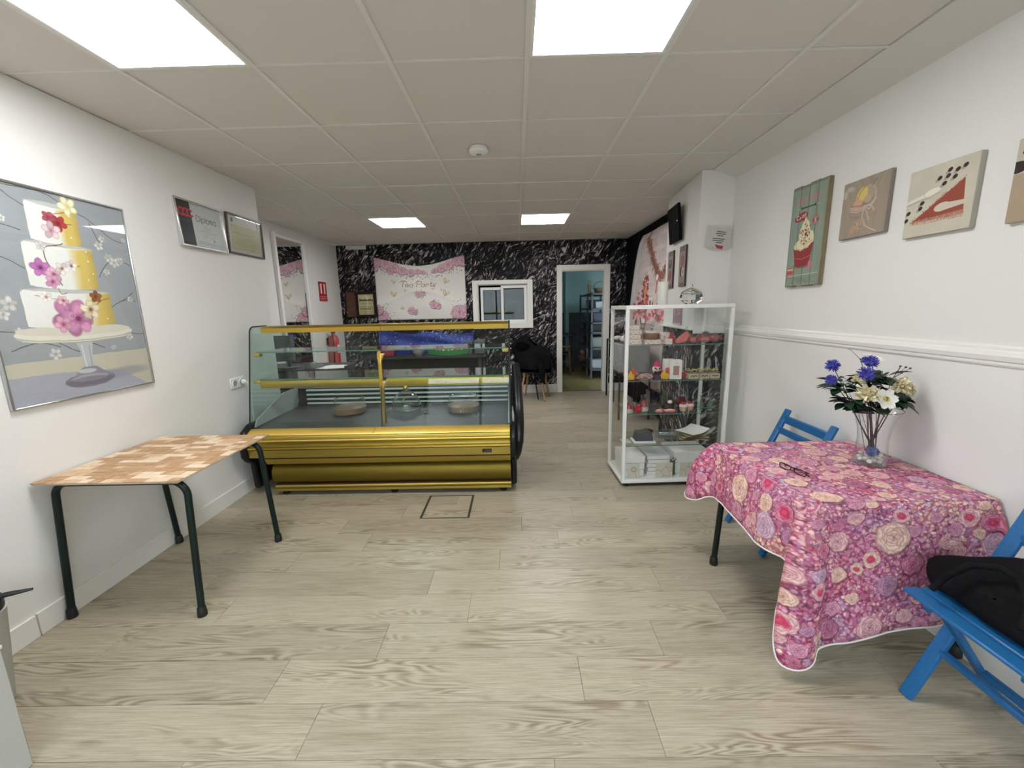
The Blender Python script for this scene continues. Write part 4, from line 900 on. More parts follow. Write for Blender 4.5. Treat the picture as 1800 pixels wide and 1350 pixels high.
# ------------------------------------------------------------------ prints
def branch(p, pts, wd, col=(92, 84, 82)):
    P = [Vector((a, b, 0)) for a, b in pts]; Q = []
    for i in range(len(P)-1):
        for k in range(5):
            t = k/5; a = P[max(i-1, 0)]; b = P[i]; c = P[i+1]; d = P[min(i+2, len(P)-1)]
            Q.append(.5*((2*b)+(c-a)*t+(2*a-5*b+4*c-d)*t*t+(3*b-a-3*c+d)*t**3))
    Q.append(P[-1]); p.line([(q.x, q.y) for q in Q], wd, col)
def cake_picture():
    K = 2; p = Pic(460*K, 646*K, (166, 169, 172)); s = lambda *a: [(x*K, y*K) for x, y in a]
    for i in range(40): p.ell(RNG.uniform(0, 920), RNG.uniform(0, 1000), RNG.uniform(60, 200), RNG.uniform(20, 60), (172, 175, 179) if i % 2 else (156, 160, 164), 0, .25, 60)
    for b_ in (((60, -10), (100, 30), (150, 60), (170, 70)), ((280, 40), (330, 60), (400, 110), (440, 120)), ((330, 70), (350, 120), (362, 140)), ((20, 150), (60, 120), (120, 130)), ((60, 118), (40, 96), (20, 85)), ((-10, 205), (50, 210), (110, 240)),
               ((330, 250), (370, 200), (430, 190), (455, 200)), ((340, 360), (400, 330), (450, 330)), ((395, 332), (420, 318), (446, 300)), ((150, 462), (215, 500), (240, 470), (300, 495)), ((30, 480), (100, 462), (160, 480)), ((5, 420), (60, 430), (90, 440)), ((380, 440), (440, 455), (470, 450)), ((70, 10), (200, 5), (270, 40))): branch(p, s(*b_), 4.5)
    for x, y, r in ((52, 22, 26), (18, 90, 14), (80, 105, 12), (12, 330, 22), (50, 345, 26), (30, 375, 20), (375, 180, 18), (395, 195, 22), (420, 186, 16), (360, 230, 15), (365, 118, 14), (430, 325, 14), (140, 500, 22), (60, 425, 14), (330, 495, 12), (446, 110, 10), (400, 462, 16), (350, 142, 18)): p.blossom(x*K, y*K, r*K*.8, (214, 212, 208), (168, 160, 150), 5, x, .9)
    p.poly(s((0, 518), (460, 512), (460, 646), (0, 646)), (206, 200, 180)); p.poly(s((0, 560), (130, 560), (330, 575), (440, 646), (0, 646)), (178, 178, 190)); p.ell(330*K, 590*K, 120*K, 18*K, (160, 158, 168), -.05, .7, 20)
    # stand
    p.poly(s((208, 470), (262, 470), (254, 500), (250, 560), (220, 560), (214, 500)), (196, 198, 200)); p.line(s((222, 478), (226, 556)), 6, (232, 234, 234)); p.line(s((246, 480), (244, 556)), 4, (150, 150, 156))
    p.ell(232*K, 596*K, 82*K, 24*K, (138, 134, 144)); p.poly(s((214, 552), (256, 552), (306, 590), (160, 592)), (150, 146, 156)); p.ell(232*K, 590*K, 60*K, 12*K, (176, 172, 180)); p.ell(230*K, 600*K, 78*K, 14*K, (112, 108, 118), 0, .5, 8); p.ell(225*K, 566*K, 30*K, 8*K, (205, 203, 208), 0, 1, 4)
    p.ell(228*K, 445*K, 184*K, 24*K, (198, 192, 176)); p.ell(228*K, 438*K, 186*K, 22*K, (236, 231, 217)); p.ell(228*K, 428*K, 180*K, 18*K, (226, 220, 204)); p.line([(x*K, (455+10*math.cos((x-228)/110))*K) for x in range(60, 396, 8)], 3, (250, 247, 240))
    def tier(x0, x1, y0, y1, yel):
        n = 60
        for i in range(n):
            t = (i+.5)/n; a = x0+(x1-x0)*i/n; b = x0+(x1-x0)*(i+1)/n; e = abs(2*t-1)
            w = np.array((242, 240, 234.)); g = np.array((224, 196, 108.)); m = min(1, max(0, (t-yel)/.16)); c = w*(1-m)+g*m
            c = c*(1-.13*max(0, t-.85)/.15); bow = 7*(1-(2*t-1)**2)
            ins = 8*max(0, e-.93)/.07
            p.poly(s((a, y0+bow+ins), (b+.6, y0+bow+ins), (b+.6, y1+bow-2), (a, y1+bow-2)), c)
        p.ell((x0+x1)/2*K, (y0+3)*K, (x1-x0)/2*K*.97, 9*K, (246, 243, 232), 0, .45, 6)
    tier(84, 354, 302, 414, .66); tier(114, 321, 158, 292, .60); tier(144, 292, 38, 152, .55)
    for b_, w_ in ((((205, 70), (232, 60), (262, 52)), 4), (((230, 152), (212, 160), (175, 172), (172, 205), (185, 242), (204, 285)), 6), (((222, 232), (245, 226), (272, 218)), 4), (((215, 110), (240, 92), (272, 88)), 4), (((120, 318), (160, 326), (200, 330)), 3), (((190, 296), (196, 312), (215, 308)), 4), (((300, 345), (322, 330), (350, 322)), 4), (((170, 350), (200, 356), (230, 366)), 3)): branch(p, s(*b_), w_, (120, 92, 82))
    p.blossom(214*K, 385*K, 58*K, (196, 128, 168), (140, 50, 90), 5, .3); p.blossom(232*K, 392*K, 46*K, (214, 150, 186), (128, 44, 84), 5, 1.0, .9)
    for i in range(9): p.ell((214+9*math.cos(i*.7))*K, (382+9*math.sin(i*.7))*K, 3, 3, (240, 210, 200))
    for x, y, r, c, e in ((152, 234, 26, (190, 120, 178), (120, 40, 110)), (186, 252, 22, (222, 176, 196), (150, 70, 90)), (178, 276, 20, (214, 156, 186), (150, 60, 90)), (214, 232, 20, (240, 226, 224), (150, 90, 70)), (244, 220, 17, (242, 230, 226), (120, 50, 50)), (232, 90, 24, (186, 62, 70), (120, 24, 34)), (205, 78, 18, (190, 90, 104), (140, 50, 60)), (206, 116, 26, (226, 198, 202), (190, 130, 140)), (276, 362, 30, (240, 226, 196), (140, 80, 40)), (303, 318, 20, (150, 92, 50), (110, 54, 30)), (196, 333, 16, (226, 190, 196), (150, 70, 70)), (150, 322, 16, (240, 230, 226), (170, 120, 110)), (270, 30, 28, (244, 236, 196), (226, 206, 140)), (165, 168, 14, (234, 228, 224), (190, 180, 176)), (182, 408, 26, (222, 160, 186), (160, 80, 110))): p.blossom(x*K, y*K, r*K, c, e, 5, x*.7)
    for x, y in ((262, 130), (270, 60), (300, 200), (290, 262), (310, 240), (300, 170), (282, 340), (330, 395), (250, 345), (120, 262), (270, 390)): p.ell(x*K, y*K, 5, 5, (250, 240, 205))
    p.warp(1.6, 34); p.noise(.012, 2); return p
fr_silver = mat('frame_silver', (.52, .53, .54), .28, .9)
def framed(name, w, h, d, t_, pic, fm, label, cat, loc, face, glazed=True, tilt=0., group=None, rough=.4):
    t = thing(name, label, cat, loc, {'y-': 0, 'x+': PI/2, 'x-': -PI/2}[face], group); M = Matrix.Rotation(tilt, 4, 'X')
    for q in ((-w/2, -h/2, -w/2+t_, h/2), (w/2-t_, -h/2, w/2, h/2), (-w/2+t_, -h/2, w/2-t_, -h/2+t_), (-w/2+t_, h/2-t_, w/2-t_, h/2)):
        MB().box((q[0], -d, q[1]), (q[2], 0, q[3]), min(.003, t_*.3), M).build('frame_side', fm, t)
    i = t_*.8; y = -d*.45
    q = [M @ Vector(v) for v in ((-w/2+i, y, -h/2+i), (w/2-i, y, -h/2+i), (w/2-i, y, h/2-i), (-w/2+i, y, h/2-i))]
    MB().box((-w/2+i, y+.0006, -h/2+i), (w/2-i, -.001, h/2-i), 0, M).build('backing', paper, t)
    MB().quad(*q).build('print', pic_mat(name+'_print'+str(len(MATS)), pic, rough), t)
    if glazed: MB().box((-w/2+i, y-.006, -h/2+i), (w/2-i, y-.003, h/2-i), 0, M).build('glazing', picture_glass if glazed is True else glazed, t)
    return t
framed('cake_picture', .720, 1.008, .018, .010, cake_picture(), fr_silver, 'large framed photo print of a three-tier blossom cake on the left wall', 'picture', (XL, .086, 1.552), 'x+')
# diploma and certificate
p = Pic(420, 310, (205, 206, 205)); p.rect(0, 0, 128, 310, (30, 30, 33))
for i, x in enumerate((46, 82, 120)):
    for a in range(40, 321, 6): p.ell(x+24*math.cos(math.radians(a)), 78+24*math.sin(math.radians(a)), 7, 7, (196, 40, 46))
p.text('Diploma', 172, 122, 42, (52, 54, 56), 4, 0, .80)
for x0, x1, y in ((232, 262, 145), (225, 300, 160), (232, 290, 172), (186, 360, 188), (220, 320, 203), (222, 250, 220), (276, 316, 226), (200, 240, 232), (150, 400, 268), (150, 400, 277), (150, 400, 286), (260, 390, 296)): p.dash(x0, x1, y, (110, 112, 114), 2.4, .75)
p.ell(310, 248, 10, 12, (150, 150, 152), 0, .8); p.dash(22, 110, 128, (120, 120, 122), 2, .8); p.dash(22, 110, 140, (120, 120, 122), 2, .8); p.dash(22, 80, 280, (90, 90, 92), 2, .7)
framed('diploma_frame', .445, .316, .022, .014, p, mat('aluminium', (.70, .70, .70), .25, 1.), 'silver framed diploma with a black side band, upper left wall', 'certificate', (XL, 1.052, 2.072), 'x+', tilt=-.05)
p = Pic(420, 300, (196, 193, 184)); p.rect(40, 74, 380, 268, (186, 178, 132)); p.rect(40, 74, 380, 78, (150, 142, 100)); p.rect(40, 264, 380, 268, (150, 142, 100)); p.rect(40, 74, 44, 268, (150, 142, 100)); p.rect(376, 74, 380, 268, (150, 142, 100))
p.ell(56, 40, 14, 18, (90, 88, 84)); p.ell(60, 30, 8, 10, (70, 68, 66)); p.line([(372, 20), (362, 34), (374, 46), (364, 60)], 7, (50, 50, 50)); p.dash(140, 290, 58, (150, 148, 142), 3, .7)
for i, y in enumerate(range(96, 250, 13)): p.dash(60+(i % 3)*22, 360-(i % 2)*40, y, (120, 112, 74), 2.5 if i != 3 else 5, .7)
p.rect(180, 272, 250, 290, (214, 210, 200)); p.dash(190, 240, 282, (40, 40, 40), 4, 1)
framed('certificate_frame', .455, .310, .02, .014, p, mat('brown_frame', (.085, .06, .05), .4), 'brown framed cream certificate to the right of the diploma', 'certificate', (XL, 1.540, 2.083), 'x+', tilt=.03)

# mirror on the back part of the left wall
mir = mat('mirror_silver', (.86, .87, .86), .015, 1.)
t = thing('wall_mirror', 'tall narrow mirror with a pale frame on the left wall behind the counter', 'mirror', (XB, 3.465, 1.56), PI/2); w, h = .66, 1.62
for q in ((-w/2-.05, -h/2-.05, -w/2, h/2+.05), (w/2, -h/2-.05, w/2+.02, h/2+.05), (-w/2, -h/2-.05, w/2, -h/2), (-w/2, h/2, w/2, h/2+.03)): MB().box((q[0], -.045, q[1]), (q[2], 0, q[3]), .005).build('frame_side', white_m, t)
MB().box((-w/2, -.02, -h/2), (w/2, -.004, h/2)).build('glass', mir, t)

# things on the papered wall
p = Pic(240, 250, (206, 192, 138)); p.rect(22, 70, 220, 82, (50, 46, 40))
for i in range(9): p.rect(24+i*22, 60+(i % 3)*4, 40+i*22, 90-(i % 2)*5, (40, 38, 34))
for y in (104, 114, 124, 206, 216, 226, 236): p.dash(20, 222, y, (120, 108, 76), 4, .8)
p.rect(22, 140, 222, 196, (176, 162, 112)); 
for x in (44, 84, 124, 164): p.ell(x, 172, 18, 10, (60, 56, 48)); p.ell(x, 168, 12, 5, (226, 220, 190))
framed('old_frame', .335, .41, .045, .038, p, mat('ebony_frame', (.012, .006, .005), .4, Specular_IOR_Level=.25), 'dark framed yellowed newspaper print on the papered wall left of the banner', 'picture', (-2.565, YB-.012, 1.565), 'y-')
t = thing('wall_plaque', 'plain reddish-brown wooden panel behind the dark newspaper frame', 'panel', (-2.75, YB, 1.57)); MB().box((-.155, -.011, -.21), (.155, 0, .21), .003).build('board', noisy('walnut', (.07, .026, .014), (.12, .045, .024), 8, .4, stretch=(1, 1, 5)), t)
for z in (-.215, .205): MB().box((-.158, -.018, z), (-.005, 0, z+.012), .002).build('edge_moulding', mat('ebony_frame'), t)

# tea party banner
p = Pic(1050, 720, (226, 222, 214))
for i in range(30): p.ell(RNG.uniform(0, 1050), RNG.uniform(150, 720), RNG.uniform(60, 200), RNG.uniform(30, 90), (236, 232, 226) if i % 2 else (214, 212, 206), 0, .3, 60)
deep, pale = (190, 120, 146), (240, 206, 214)
for x, y, r in ((40, 30, 70), (130, 50, 60), (230, 70, 66), (320, 96, 60), (420, 110, 56), (0, 110, 50), (500, 90, 40), (780, 90, 58), (860, 70, 60), (960, 40, 66), (1030, 60, 60), (700, 100, 40), (180, 130, 40), (560, 105, 34)): p.rose(x, y, r, deep, pale, 7)
for i in range(130): x = RNG.uniform(20, 1030); y = 120+RNG.normal(0, 26)+40*math.sin(PI*x/1050); p.ell(x, y, RNG.uniform(5, 11), RNG.uniform(3, 5), [(92, 104, 92), (120, 128, 112), (176, 120, 130)][i % 3], RNG.uniform(0, 6), .85, 2)
for i in range(60): p.ell(RNG.uniform(0, 1050), RNG.uniform(170, 720), 3, 3, (200, 176, 150), 0, .6)
for x, y, r in ((965, 645, 95), (1040, 600, 50), (60, 660, 66), (10, 600, 60), (100, 710, 50), (670, 545, 52), (720, 560, 40), (402, 612, 44), (440, 630, 34), (500, 410, 40), (550, 400, 30)): p.rose(x, y, r, deep, pale, 8)
for i in range(110):
    x0, y0 = [(960, 600), (80, 620), (690, 540), (420, 610), (520, 405)][i % 5]; a = RNG.uniform(0, 6.28); r = RNG.uniform(40, 130 if i % 5 < 2 else 70); p.ell(x0+r*math.cos(a), y0+r*math.sin(a)*.8, RNG.uniform(5, 11), 4, [(104, 116, 100), (140, 140, 120), (190, 120, 140)][i % 3], a, .75, 2)
def butterfly(x, y, r, c, ang):
    for s_, t_ in ((-.5, 1.), (.55, .8)): p.ell(x+r*math.cos(ang+s_), y+r*math.sin(ang+s_), r*t_, r*.5*t_, c, ang+s_, .75, 3); p.ell(x+r*math.cos(ang+s_), y+r*math.sin(ang+s_), r*.7*t_, r*.28*t_, (226, 214, 190), ang+s_, .8, 3)
    p.line([(x-r*.3, y+r*.3), (x+r*.3, y-r*.4)], 4, (120, 104, 84))
for x, y, r, a in ((212, 440, 34, -1.6), (808, 440, 38, -1.2), (812, 285, 34, -1.0), (218, 276, 24, -1.6), (310, 590, 20, -2.4), (860, 660, 16, -.6), (345, 372, 16, -1.), (770, 370, 12, -2.)): butterfly(x, y, r, (178, 156, 112), a)
gold_t = (150, 122, 86)
p.warp(2.0, 16); p.noise(.012, 2)
for ch, x_, h_ in (('T', 296, 74), ('e', 352, 54), ('a', 402, 54), ('P', 480, 80), ('a', 536, 54), ('r', 588, 54), ('t', 624, 62), ('y', 668, 56)): p.text(ch, x_, 314, h_*1.05, gold_t, 7.5, .20)
p.line([(286, 254), (330, 236), (380, 246)], 6, gold_t); p.line([(462, 268), (486, 240), (520, 238)], 5, gold_t); p.line([(692, 312), (676, 348), (650, 344)], 6, gold_t)
def banner(u, v):
    x = -1.495/2+1.495*u; dip = (.145*math.sin(PI*min(1, max(0, u*1.02)))**1.3+.01)*v**2.0 if True else 0
    z = -.505+1.03*v-dip+(.03*(1-u)*(1-v)*0)
    y = -.012-.022*abs(math.sin(PI*u))*math.sin(PI*v)-.012*math.sin(u*9+v*7)*math.sin(PI*v)-.012*math.sin(PI*u*2)*(1-v)*v-.010*math.exp(-((v-.38+.12*math.cos(PI*2*u))/.03)**2)
    return (x, min(-.004, y), z)
bn = one('tea_party_banner', MB().grid(banner, 60, 40), pic_mat('tea_party_print', p, .65), 'white floral cloth banner reading Tea Party, sagging on the black papered back wall', 'banner', (-1.645, YB, 1.80), smooth=180)
so = bn.modifiers.new('thick', 'SOLIDIFY'); so.thickness = .0012; so.offset = 0

# ------------------------------------------------------------------ right wall: cupcake board and canvases
p = Pic(240, 480, (136, 152, 136))
for i in range(26): y = RNG.uniform(0, 480); x = RNG.uniform(0, 240); p.ell(x, y, RNG.uniform(3, 10), RNG.uniform(30, 120), (150, 163, 146) if i % 2 else (120, 136, 122), 0, .35, 8)
for x in (62, 120, 178): p.rect(x-1.5, 0, x+1.5, 480, (92, 104, 92), .8)
p.rect(0, 0, 240, 12, (120, 118, 96), .8); p.rect(0, 0, 6, 480, (128, 124, 100), .7); p.rect(232, 0, 240, 480, (150, 138, 104), .8)
for i, x in enumerate((34, 62, 92, 122, 150, 180)): p.rect(x, 52-i % 2*3, x+20, 84, (204, 130, 128), .55)
p.line([(44, 106), (196, 106)], 3, (190, 196, 180)); p.line([(74, 106), (168, 106)], 7, (70, 78, 72)); p.ell(74, 106, 6, 6, (50, 56, 52)); p.ell(168, 106, 6, 6, (50, 56, 52))
p.ell(76, 146, 46, 20, (150, 44, 54), -.2); p.poly([(84, 156), (104, 156), (102, 176)], (150, 44, 54)); p.text('C', 46, 156, 20, (236, 226, 206), 3.4); p.text('p', 66, 154, 13, (236, 226, 206), 2.6); p.text('all', 82, 150, 18, (236, 226, 206), 3, .15)
p.ell(178, 178, 23, 23, (186, 100, 100)); p.ell(178, 178, 17, 17, (148, 156, 140)); p.rect(162, 170, 194, 186, (150, 62, 66)); p.ell(178, 178, 6, 9, (200, 190, 170))
for x, y, rx, ry in ((112, 288, 66, 30), (76, 284, 26, 26), (128, 262, 50, 40), (112, 232, 40, 44), (114, 200, 28, 34), (112, 176, 11, 22), (158, 262, 22, 40)): p.ell(x, y, rx, ry, (226, 214, 178)); 
for pts_ in (((60, 296), (100, 308), (160, 290)), ((84, 270), (120, 284), (172, 268)), ((84, 240), (110, 254), (150, 236))): p.line(pts_, 3, (170, 160, 116))
for i in range(40):
    a = RNG.uniform(0, 6.28); r = RNG.uniform(0, 1); p.ell(116+r*42*math.cos(a), 234+r*52*math.sin(a), RNG.uniform(3, 6), RNG.uniform(2, 3.5), [(86, 40, 34), (150, 50, 50), (60, 34, 30)][i % 3], RNG.uniform(0, 3), 1)
cup = [(42, 292), (54, 302), (76, 304), (96, 312), (120, 304), (146, 300), (164, 282), (182, 276), (162, 372), (150, 384), (80, 388), (62, 378)]
p.poly(cup, (146, 40, 48)); p.line([(56, 344), (110, 352), (170, 340)], 4, (200, 96, 84)); p.ell(110, 384, 52, 10, (132, 34, 42), 0, .6, 6)
p.line([(166, 420), (170, 372)], 6, (206, 110, 136)); [p.line([(160+6*i, 396), (158+6*i, 366)], 3, (214, 120, 146)) for i in range(5)]
p.rect(6, 388, 56, 426, (196, 104, 90), .9); p.dash(10, 52, 398, (226, 210, 180), 6, .9); p.dash(10, 52, 414, (170, 60, 56), 6, .9)
p.line([(16, 432), (226, 424)], 3, (196, 200, 184)); 
for i in range(30): p.line([(RNG.uniform(0, 240), 436), (RNG.uniform(0, 240), 470)], 3, (116, 124, 106), .4)
t = thing('cupcake_board', 'worn green plank board with a red cupcake drawing, tallest picture on the right wall', 'picture', (XR, .636, 1.851), -PI/2)
ws = .302/4; cm_ = pic_mat('cupcake_print', p, .6); edg = noisy('board_edge', (.16, .13, .07), (.26, .21, .13), 25, .7, stretch=(1, 1, .3))
for i in range(4):
    x0 = -.151+ws*i; dz = (.004, -.003, .003, -.001)[i]; b = MB().box((x0+.0006, -.028, -.300-dz), (x0+ws-.0006, -.002, .300+dz), .002); b.build('plank', edg, t)
    b = MB(); b.quad((x0+.0012, -.0287, -.298), (x0+ws-.0012, -.0287, -.298), (x0+ws-.0012, -.0287, .298), (x0+.0012, -.0287, .298)); uv = b._uv()
    for fc in b.bm.faces:
        for l, (u, v) in zip(fc.loops, ((i/4, 0), ((i+1)/4, 0), ((i+1)/4, 1), (i/4, 1))): l[uv].uv = (u, v)
    b.build('print', cm_, t)
def canvas(label, yc, zc, w, h, p, edge):
    t = thing('canvas_print', label, 'picture', (XR, yc, zc), -PI/2, 'square canvas prints on the right wall')
    MB().box((-w/2, -.022, -h/2), (w/2, -.001, h/2), .0025).build('canvas', edge, t)
    MB().quad((-w/2+.002, -.0226, -h/2+.002), (w/2-.002, -.0226, -h/2+.002), (w/2-.002, -.0226, h/2-.002), (-w/2+.002, -.0226, h/2-.002)).build('print', pic_mat('canvas_print'+str(len(MATS)), p, .6), t)
p = Pic(360, 360, (156, 142, 126)); k = 1.2
for i in range(50): p.line([(RNG.uniform(0, 360), 0), (RNG.uniform(0, 360), 360)], RNG.uniform(10, 30), (166, 152, 136) if i % 2 else (146, 132, 116), .15)
for x, y, rx, ry in ((50*k, 36*k, 34, 16), (16*k, 60*k, 22, 26)): p.ell(x, y, rx, ry, (190, 182, 170), .2, .7, 6)
p.ell(175*k, 96*k, 52*k, 54*k, (190, 180, 166)); p.ell(178*k, 98*k, 42*k, 45*k, (150, 136, 118)); p.ell(182*k, 80*k, 40*k, 40*k, (170, 158, 140), 0, .8); p.line([(196*k, 50*k), (206*k, 30*k), (222*k, 26*k)], 8, (130, 112, 96))
p.ell(118*k, 160*k, 62*k, 44*k, (150, 128, 112)); p.poly([(56*k, 118*k), (172*k, 150*k), (160*k, 200*k), (66*k, 180*k)], (160, 138, 122))
p.ell(132*k, 86*k, 36*k, 46*k, (196, 170, 96), .6); p.ell(136*k, 80*k, 28*k, 38*k, (212, 190, 112), .6); p.line([(104*k, 110*k), (122*k, 66*k), (148*k, 46*k)], 6, (150, 120, 60))
p.ell(108*k, 126*k, 32*k, 22*k, (198, 156, 138)); p.ell(174*k, 112*k, 24*k, 20*k, (184, 158, 136)); p.line([(78*k, 132*k), (140*k, 142*k)], 5, (150, 106, 92))
for y in (138, 146, 156): p.line([(60*k, y*k), (110*k, (y+14)*k), (166*k, (y+6)*k)], 4, (214, 206, 194), .8)
for pts_ in (((160, 150), (190, 170), (230, 120)), ((160, 150), (200, 150), (224, 180)), ((160, 150), (150, 200), (176, 250)), ((160, 150), (196, 220), (200, 236)), ((176, 250), (206, 270), (250, 290))): p.line([(a*k, b_*k) for a, b_ in pts_], 9, (206, 192, 174)); p.line([(a*k+2, b_*k+4) for a, b_ in pts_], 3, (140, 120, 104))
p.poly([(70*k, 250*k), (150*k, 205*k), (160*k, 225*k), (100*k, 282*k), (70*k, 280*k)], (176, 146, 116)); 
for i in range(60): p.ell(RNG.uniform(74, 150)*k, RNG.uniform(222, 272)*k, 4, 3, [(206, 186, 160), (140, 104, 76), (188, 156, 120)][i % 3], 0, .7)
for i in range(40): p.ell(RNG.uniform(190, 240)*k, RNG.uniform(180, 232)*k, 4, 4, [(180, 150, 120), (150, 116, 90)][i % 2], 0, .5)
canvas('taupe canvas of a jar of macarons tied with string, left of the cocoa canvas', .234, 1.922, .284, .288, p, mat('canvas_edge_taupe', (.24, .205, .18), .7))
p = Pic(360, 360, (200, 194, 176))
for i in range(40): p.ell(RNG.uniform(0, 360), RNG.uniform(0, 360), RNG.uniform(30, 80), RNG.uniform(20, 50), (206, 200, 182) if i % 2 else (192, 186, 168), 0, .3, 25)
p.poly([(304, 104), (320, 286), (36, 284)], (150, 72, 54)); p.poly([(36, 276), (320, 262), (322, 298), (40, 296)], (186, 150, 130), .6)
for i in range(220): p.ell(RNG.uniform(40, 320), RNG.uniform(268, 300), 2.2, 1.8, (206, 196, 176) if i % 2 else (150, 80, 60), 0, .8)
for i in range(160):
    t_ = RNG.uniform(0, 1); p.ell(304-268*t_+RNG.normal(0, 5), 104+180*t_+RNG.normal(0, 5), 2, 2, (150, 72, 54), 0, .7)
p.ell(206, 226, 42, 22, (204, 196, 178), -.15); p.poly([(206, 208), (326, 214), (326, 234), (220, 246)], (204, 196, 178)); 
p.poly([(-4, 160), (40, 150), (100, 138), (110, 152), (40, 166), (-4, 176)], (222, 217, 202)); p.ell(142, 138, 46, 20, (214, 208, 192), -.2); p.ell(142, 134, 40, 15, (228, 223, 210), -.2); p.line([(0, 180), (60, 170), (130, 162), (180, 146)], 6, (150, 142, 124), .6)
for x, y in ((247, 37), (217, 45), (184, 37), (143, 61), (179, 61), (209, 72), (167, 89), (77, 152), (71, 175), (15, 186), (8, 218)): p.ell(x*1.2-8, y*1.2+8, 15, 9, (120, 112, 96), -.5, .5, 5); p.ell(x*1.2, y*1.2, 13, 10, (34, 22, 18), -.5); p.line([(x*1.2-9, y*1.2+4), (x*1.2+9, y*1.2-5)], 2, (86, 58, 44))
canvas('cream canvas with a cocoa triangle, spoon shape and coffee beans on the right wall', -.153, 1.866, .286, .284, p, mat('canvas_edge_cream', (.42, .40, .34), .7))
p = Pic(360, 360, (190, 182, 164)); p.ell(10, 120, 40, 26, (40, 26, 20)); p.ell(40, 60, 20, 12, (48, 30, 22)); p.rect(0, 150, 120, 360, (168, 150, 126))
canvas('canvas print cut off by the right frame edge', -.556, 1.856, .286, .284, p, mat('canvas_edge_cream'))

# ------------------------------------------------------------------ pillar: screen, plaques, picture, paper sign
PA = math.atan2(1.555-1.468, 2.55-YP)        # the pillar's side leans away from the axis
def pil(y): return 1.468+(y-YP)*(1.555-1.468)/(2.55-YP)
t = thing('wall_screen', 'small black flat screen hung on the pillar, tilted forward', 'screen', (pil(2.14)-.012, 2.14, 2.21), -PI/2-PA); M = Matrix.Rotation(.10, 4, 'X')
MB().box((-.17, -.045, -.165), (.17, -.02, .165), .004, M).build('casing', mat('matte_black', (.004, .004, .005), .6, Specular_IOR_Level=.1), t); p = Pic(200, 190, (16, 17, 18))
for i in range(40): a = RNG.uniform(0, 6.28); x, y = 100+RNG.normal(0, 24), 80+RNG.normal(0, 34); p.line([(x, y), (x+14*math.cos(a), y+14*math.sin(a))], 3, (62, 64, 64), .5)
for x in (60, 80, 120, 140): p.rect(x-5, 160, x+5, 176, (44, 44, 46))
q = [M @ Vector(v) for v in ((-.16, -.0456, -.155), (.16, -.0456, -.155), (.16, -.0456, .155), (-.16, -.0456, .155))]; MB().quad(*q).build('display', pic_mat('screen_print', p, .5, Specular_IOR_Level=.03), t); MB().box((-.04, -.02, -.04), (.04, -.001, .04)).build('bracket', blackp, t)
MB().ball((.13, -.047, .01), .007, 8, 6).build('sticker', paper, t)
for i, (y, lb, tilt) in enumerate(((1.93, 'narrow wooden plaque with a doughnut drawing on the pillar, nearer the corner', 0), (2.32, 'narrow wooden plaque farther back on the pillar, beside the photo backdrop', 0))):
    p = Pic(120, 260, (150, 132, 124)); 
    for x in (24, 48, 72, 96): p.rect(x-7, 0, x+5, 34, (66, 52, 48)); p.rect(x-7, 236, x+5, 260, (66, 52, 48))
    for k_ in range(18): p.ell(RNG.uniform(0, 120), RNG.uniform(30, 230), 5, 30, (172, 152, 142), 0, .4, 6)
    if i == 0: p.ell(62, 94, 30, 36, (160, 84, 82)); p.ell(62, 94, 14, 18, (136, 116, 108)); p.ell(50, 164, 28, 32, (40, 32, 30)); p.ell(74, 166, 24, 30, (206, 198, 184)); p.ell(74, 166, 9, 14, (84, 70, 64))
    else: p.ell(60, 90, 34, 32, (80, 62, 60)); p.ell(60, 170, 32, 40, (150, 80, 78)); p.ell(60, 80, 14, 12, (150, 136, 126))
    t = plate('wooden_plaque', .185, .365, .016, p, mat('plaque_edge', (.05, .03, .025), .6), lb, 'plaque', (pil(y)-.001, y, 1.80), 'x-', .6, 'narrow wooden plaques on the pillar'); t.rotation_euler = (0, 0, -PI/2-PA)
p = Pic(160, 150, (206, 196, 196)); p.rect(8, 8, 152, 142, (186, 150, 166)); p.rect(8, 70, 152, 142, (170, 118, 146))
for i in range(26): p.ell(RNG.uniform(14, 146), RNG.uniform(20, 80), RNG.uniform(5, 12), None, [(96, 80, 90), (196, 176, 180), (150, 110, 126)][i % 3], 0, .8)
t = framed('small_picture', .25, .175, .014, .010, p, mat('slim_grey_frame', (.32, .30, .28), .4), 'small pink picture on the pillar seen through the display cabinet', 'picture', (pil(2.02)-.001, 2.02, 1.345), 'x-', False); t.rotation_euler = (0, 0, -PI/2-PA)
# crumpled paper notice in its sleeve
t = thing('paper_notice', 'crumpled white paper notice in a clear sleeve on the front of the pillar', 'notice', (1.628, YP, 2.00))
p = Pic(200, 150, (222, 219, 212))
for y, a, b_ in ((28, 70, 150), (42, 62, 150), (56, 78, 130), (78, 46, 146), (92, 44, 140), (106, 84, 130)): p.dash(a, b_, y, (50, 48, 48), 6, .85, 9)
p.poly([(72, 120), (150, 126), (146, 150), (96, 146)], (176, 40, 56))
MB().grid(lambda u, v: (-.085+.185*u+.03*(v-.5), -.006-.008*abs(math.sin(5*u+3*v))-.010*(1-v)*u, -.085+.165*v-.025*u), 14, 12).build('sheet', pic_mat('notice_print', p, .6), t)
MB().grid(lambda u, v: (-.118+.24*u+.025*(v-.5)*(1-u), -.026-.008*abs(math.sin(7*u+4*v)), -.085+.175*v-.06*(1-v)*math.sin(PI*u)*.6), 16, 10).build('sleeve', glassy('sleeve_plastic', (.93, .93, .93), .15, 1.6), t)

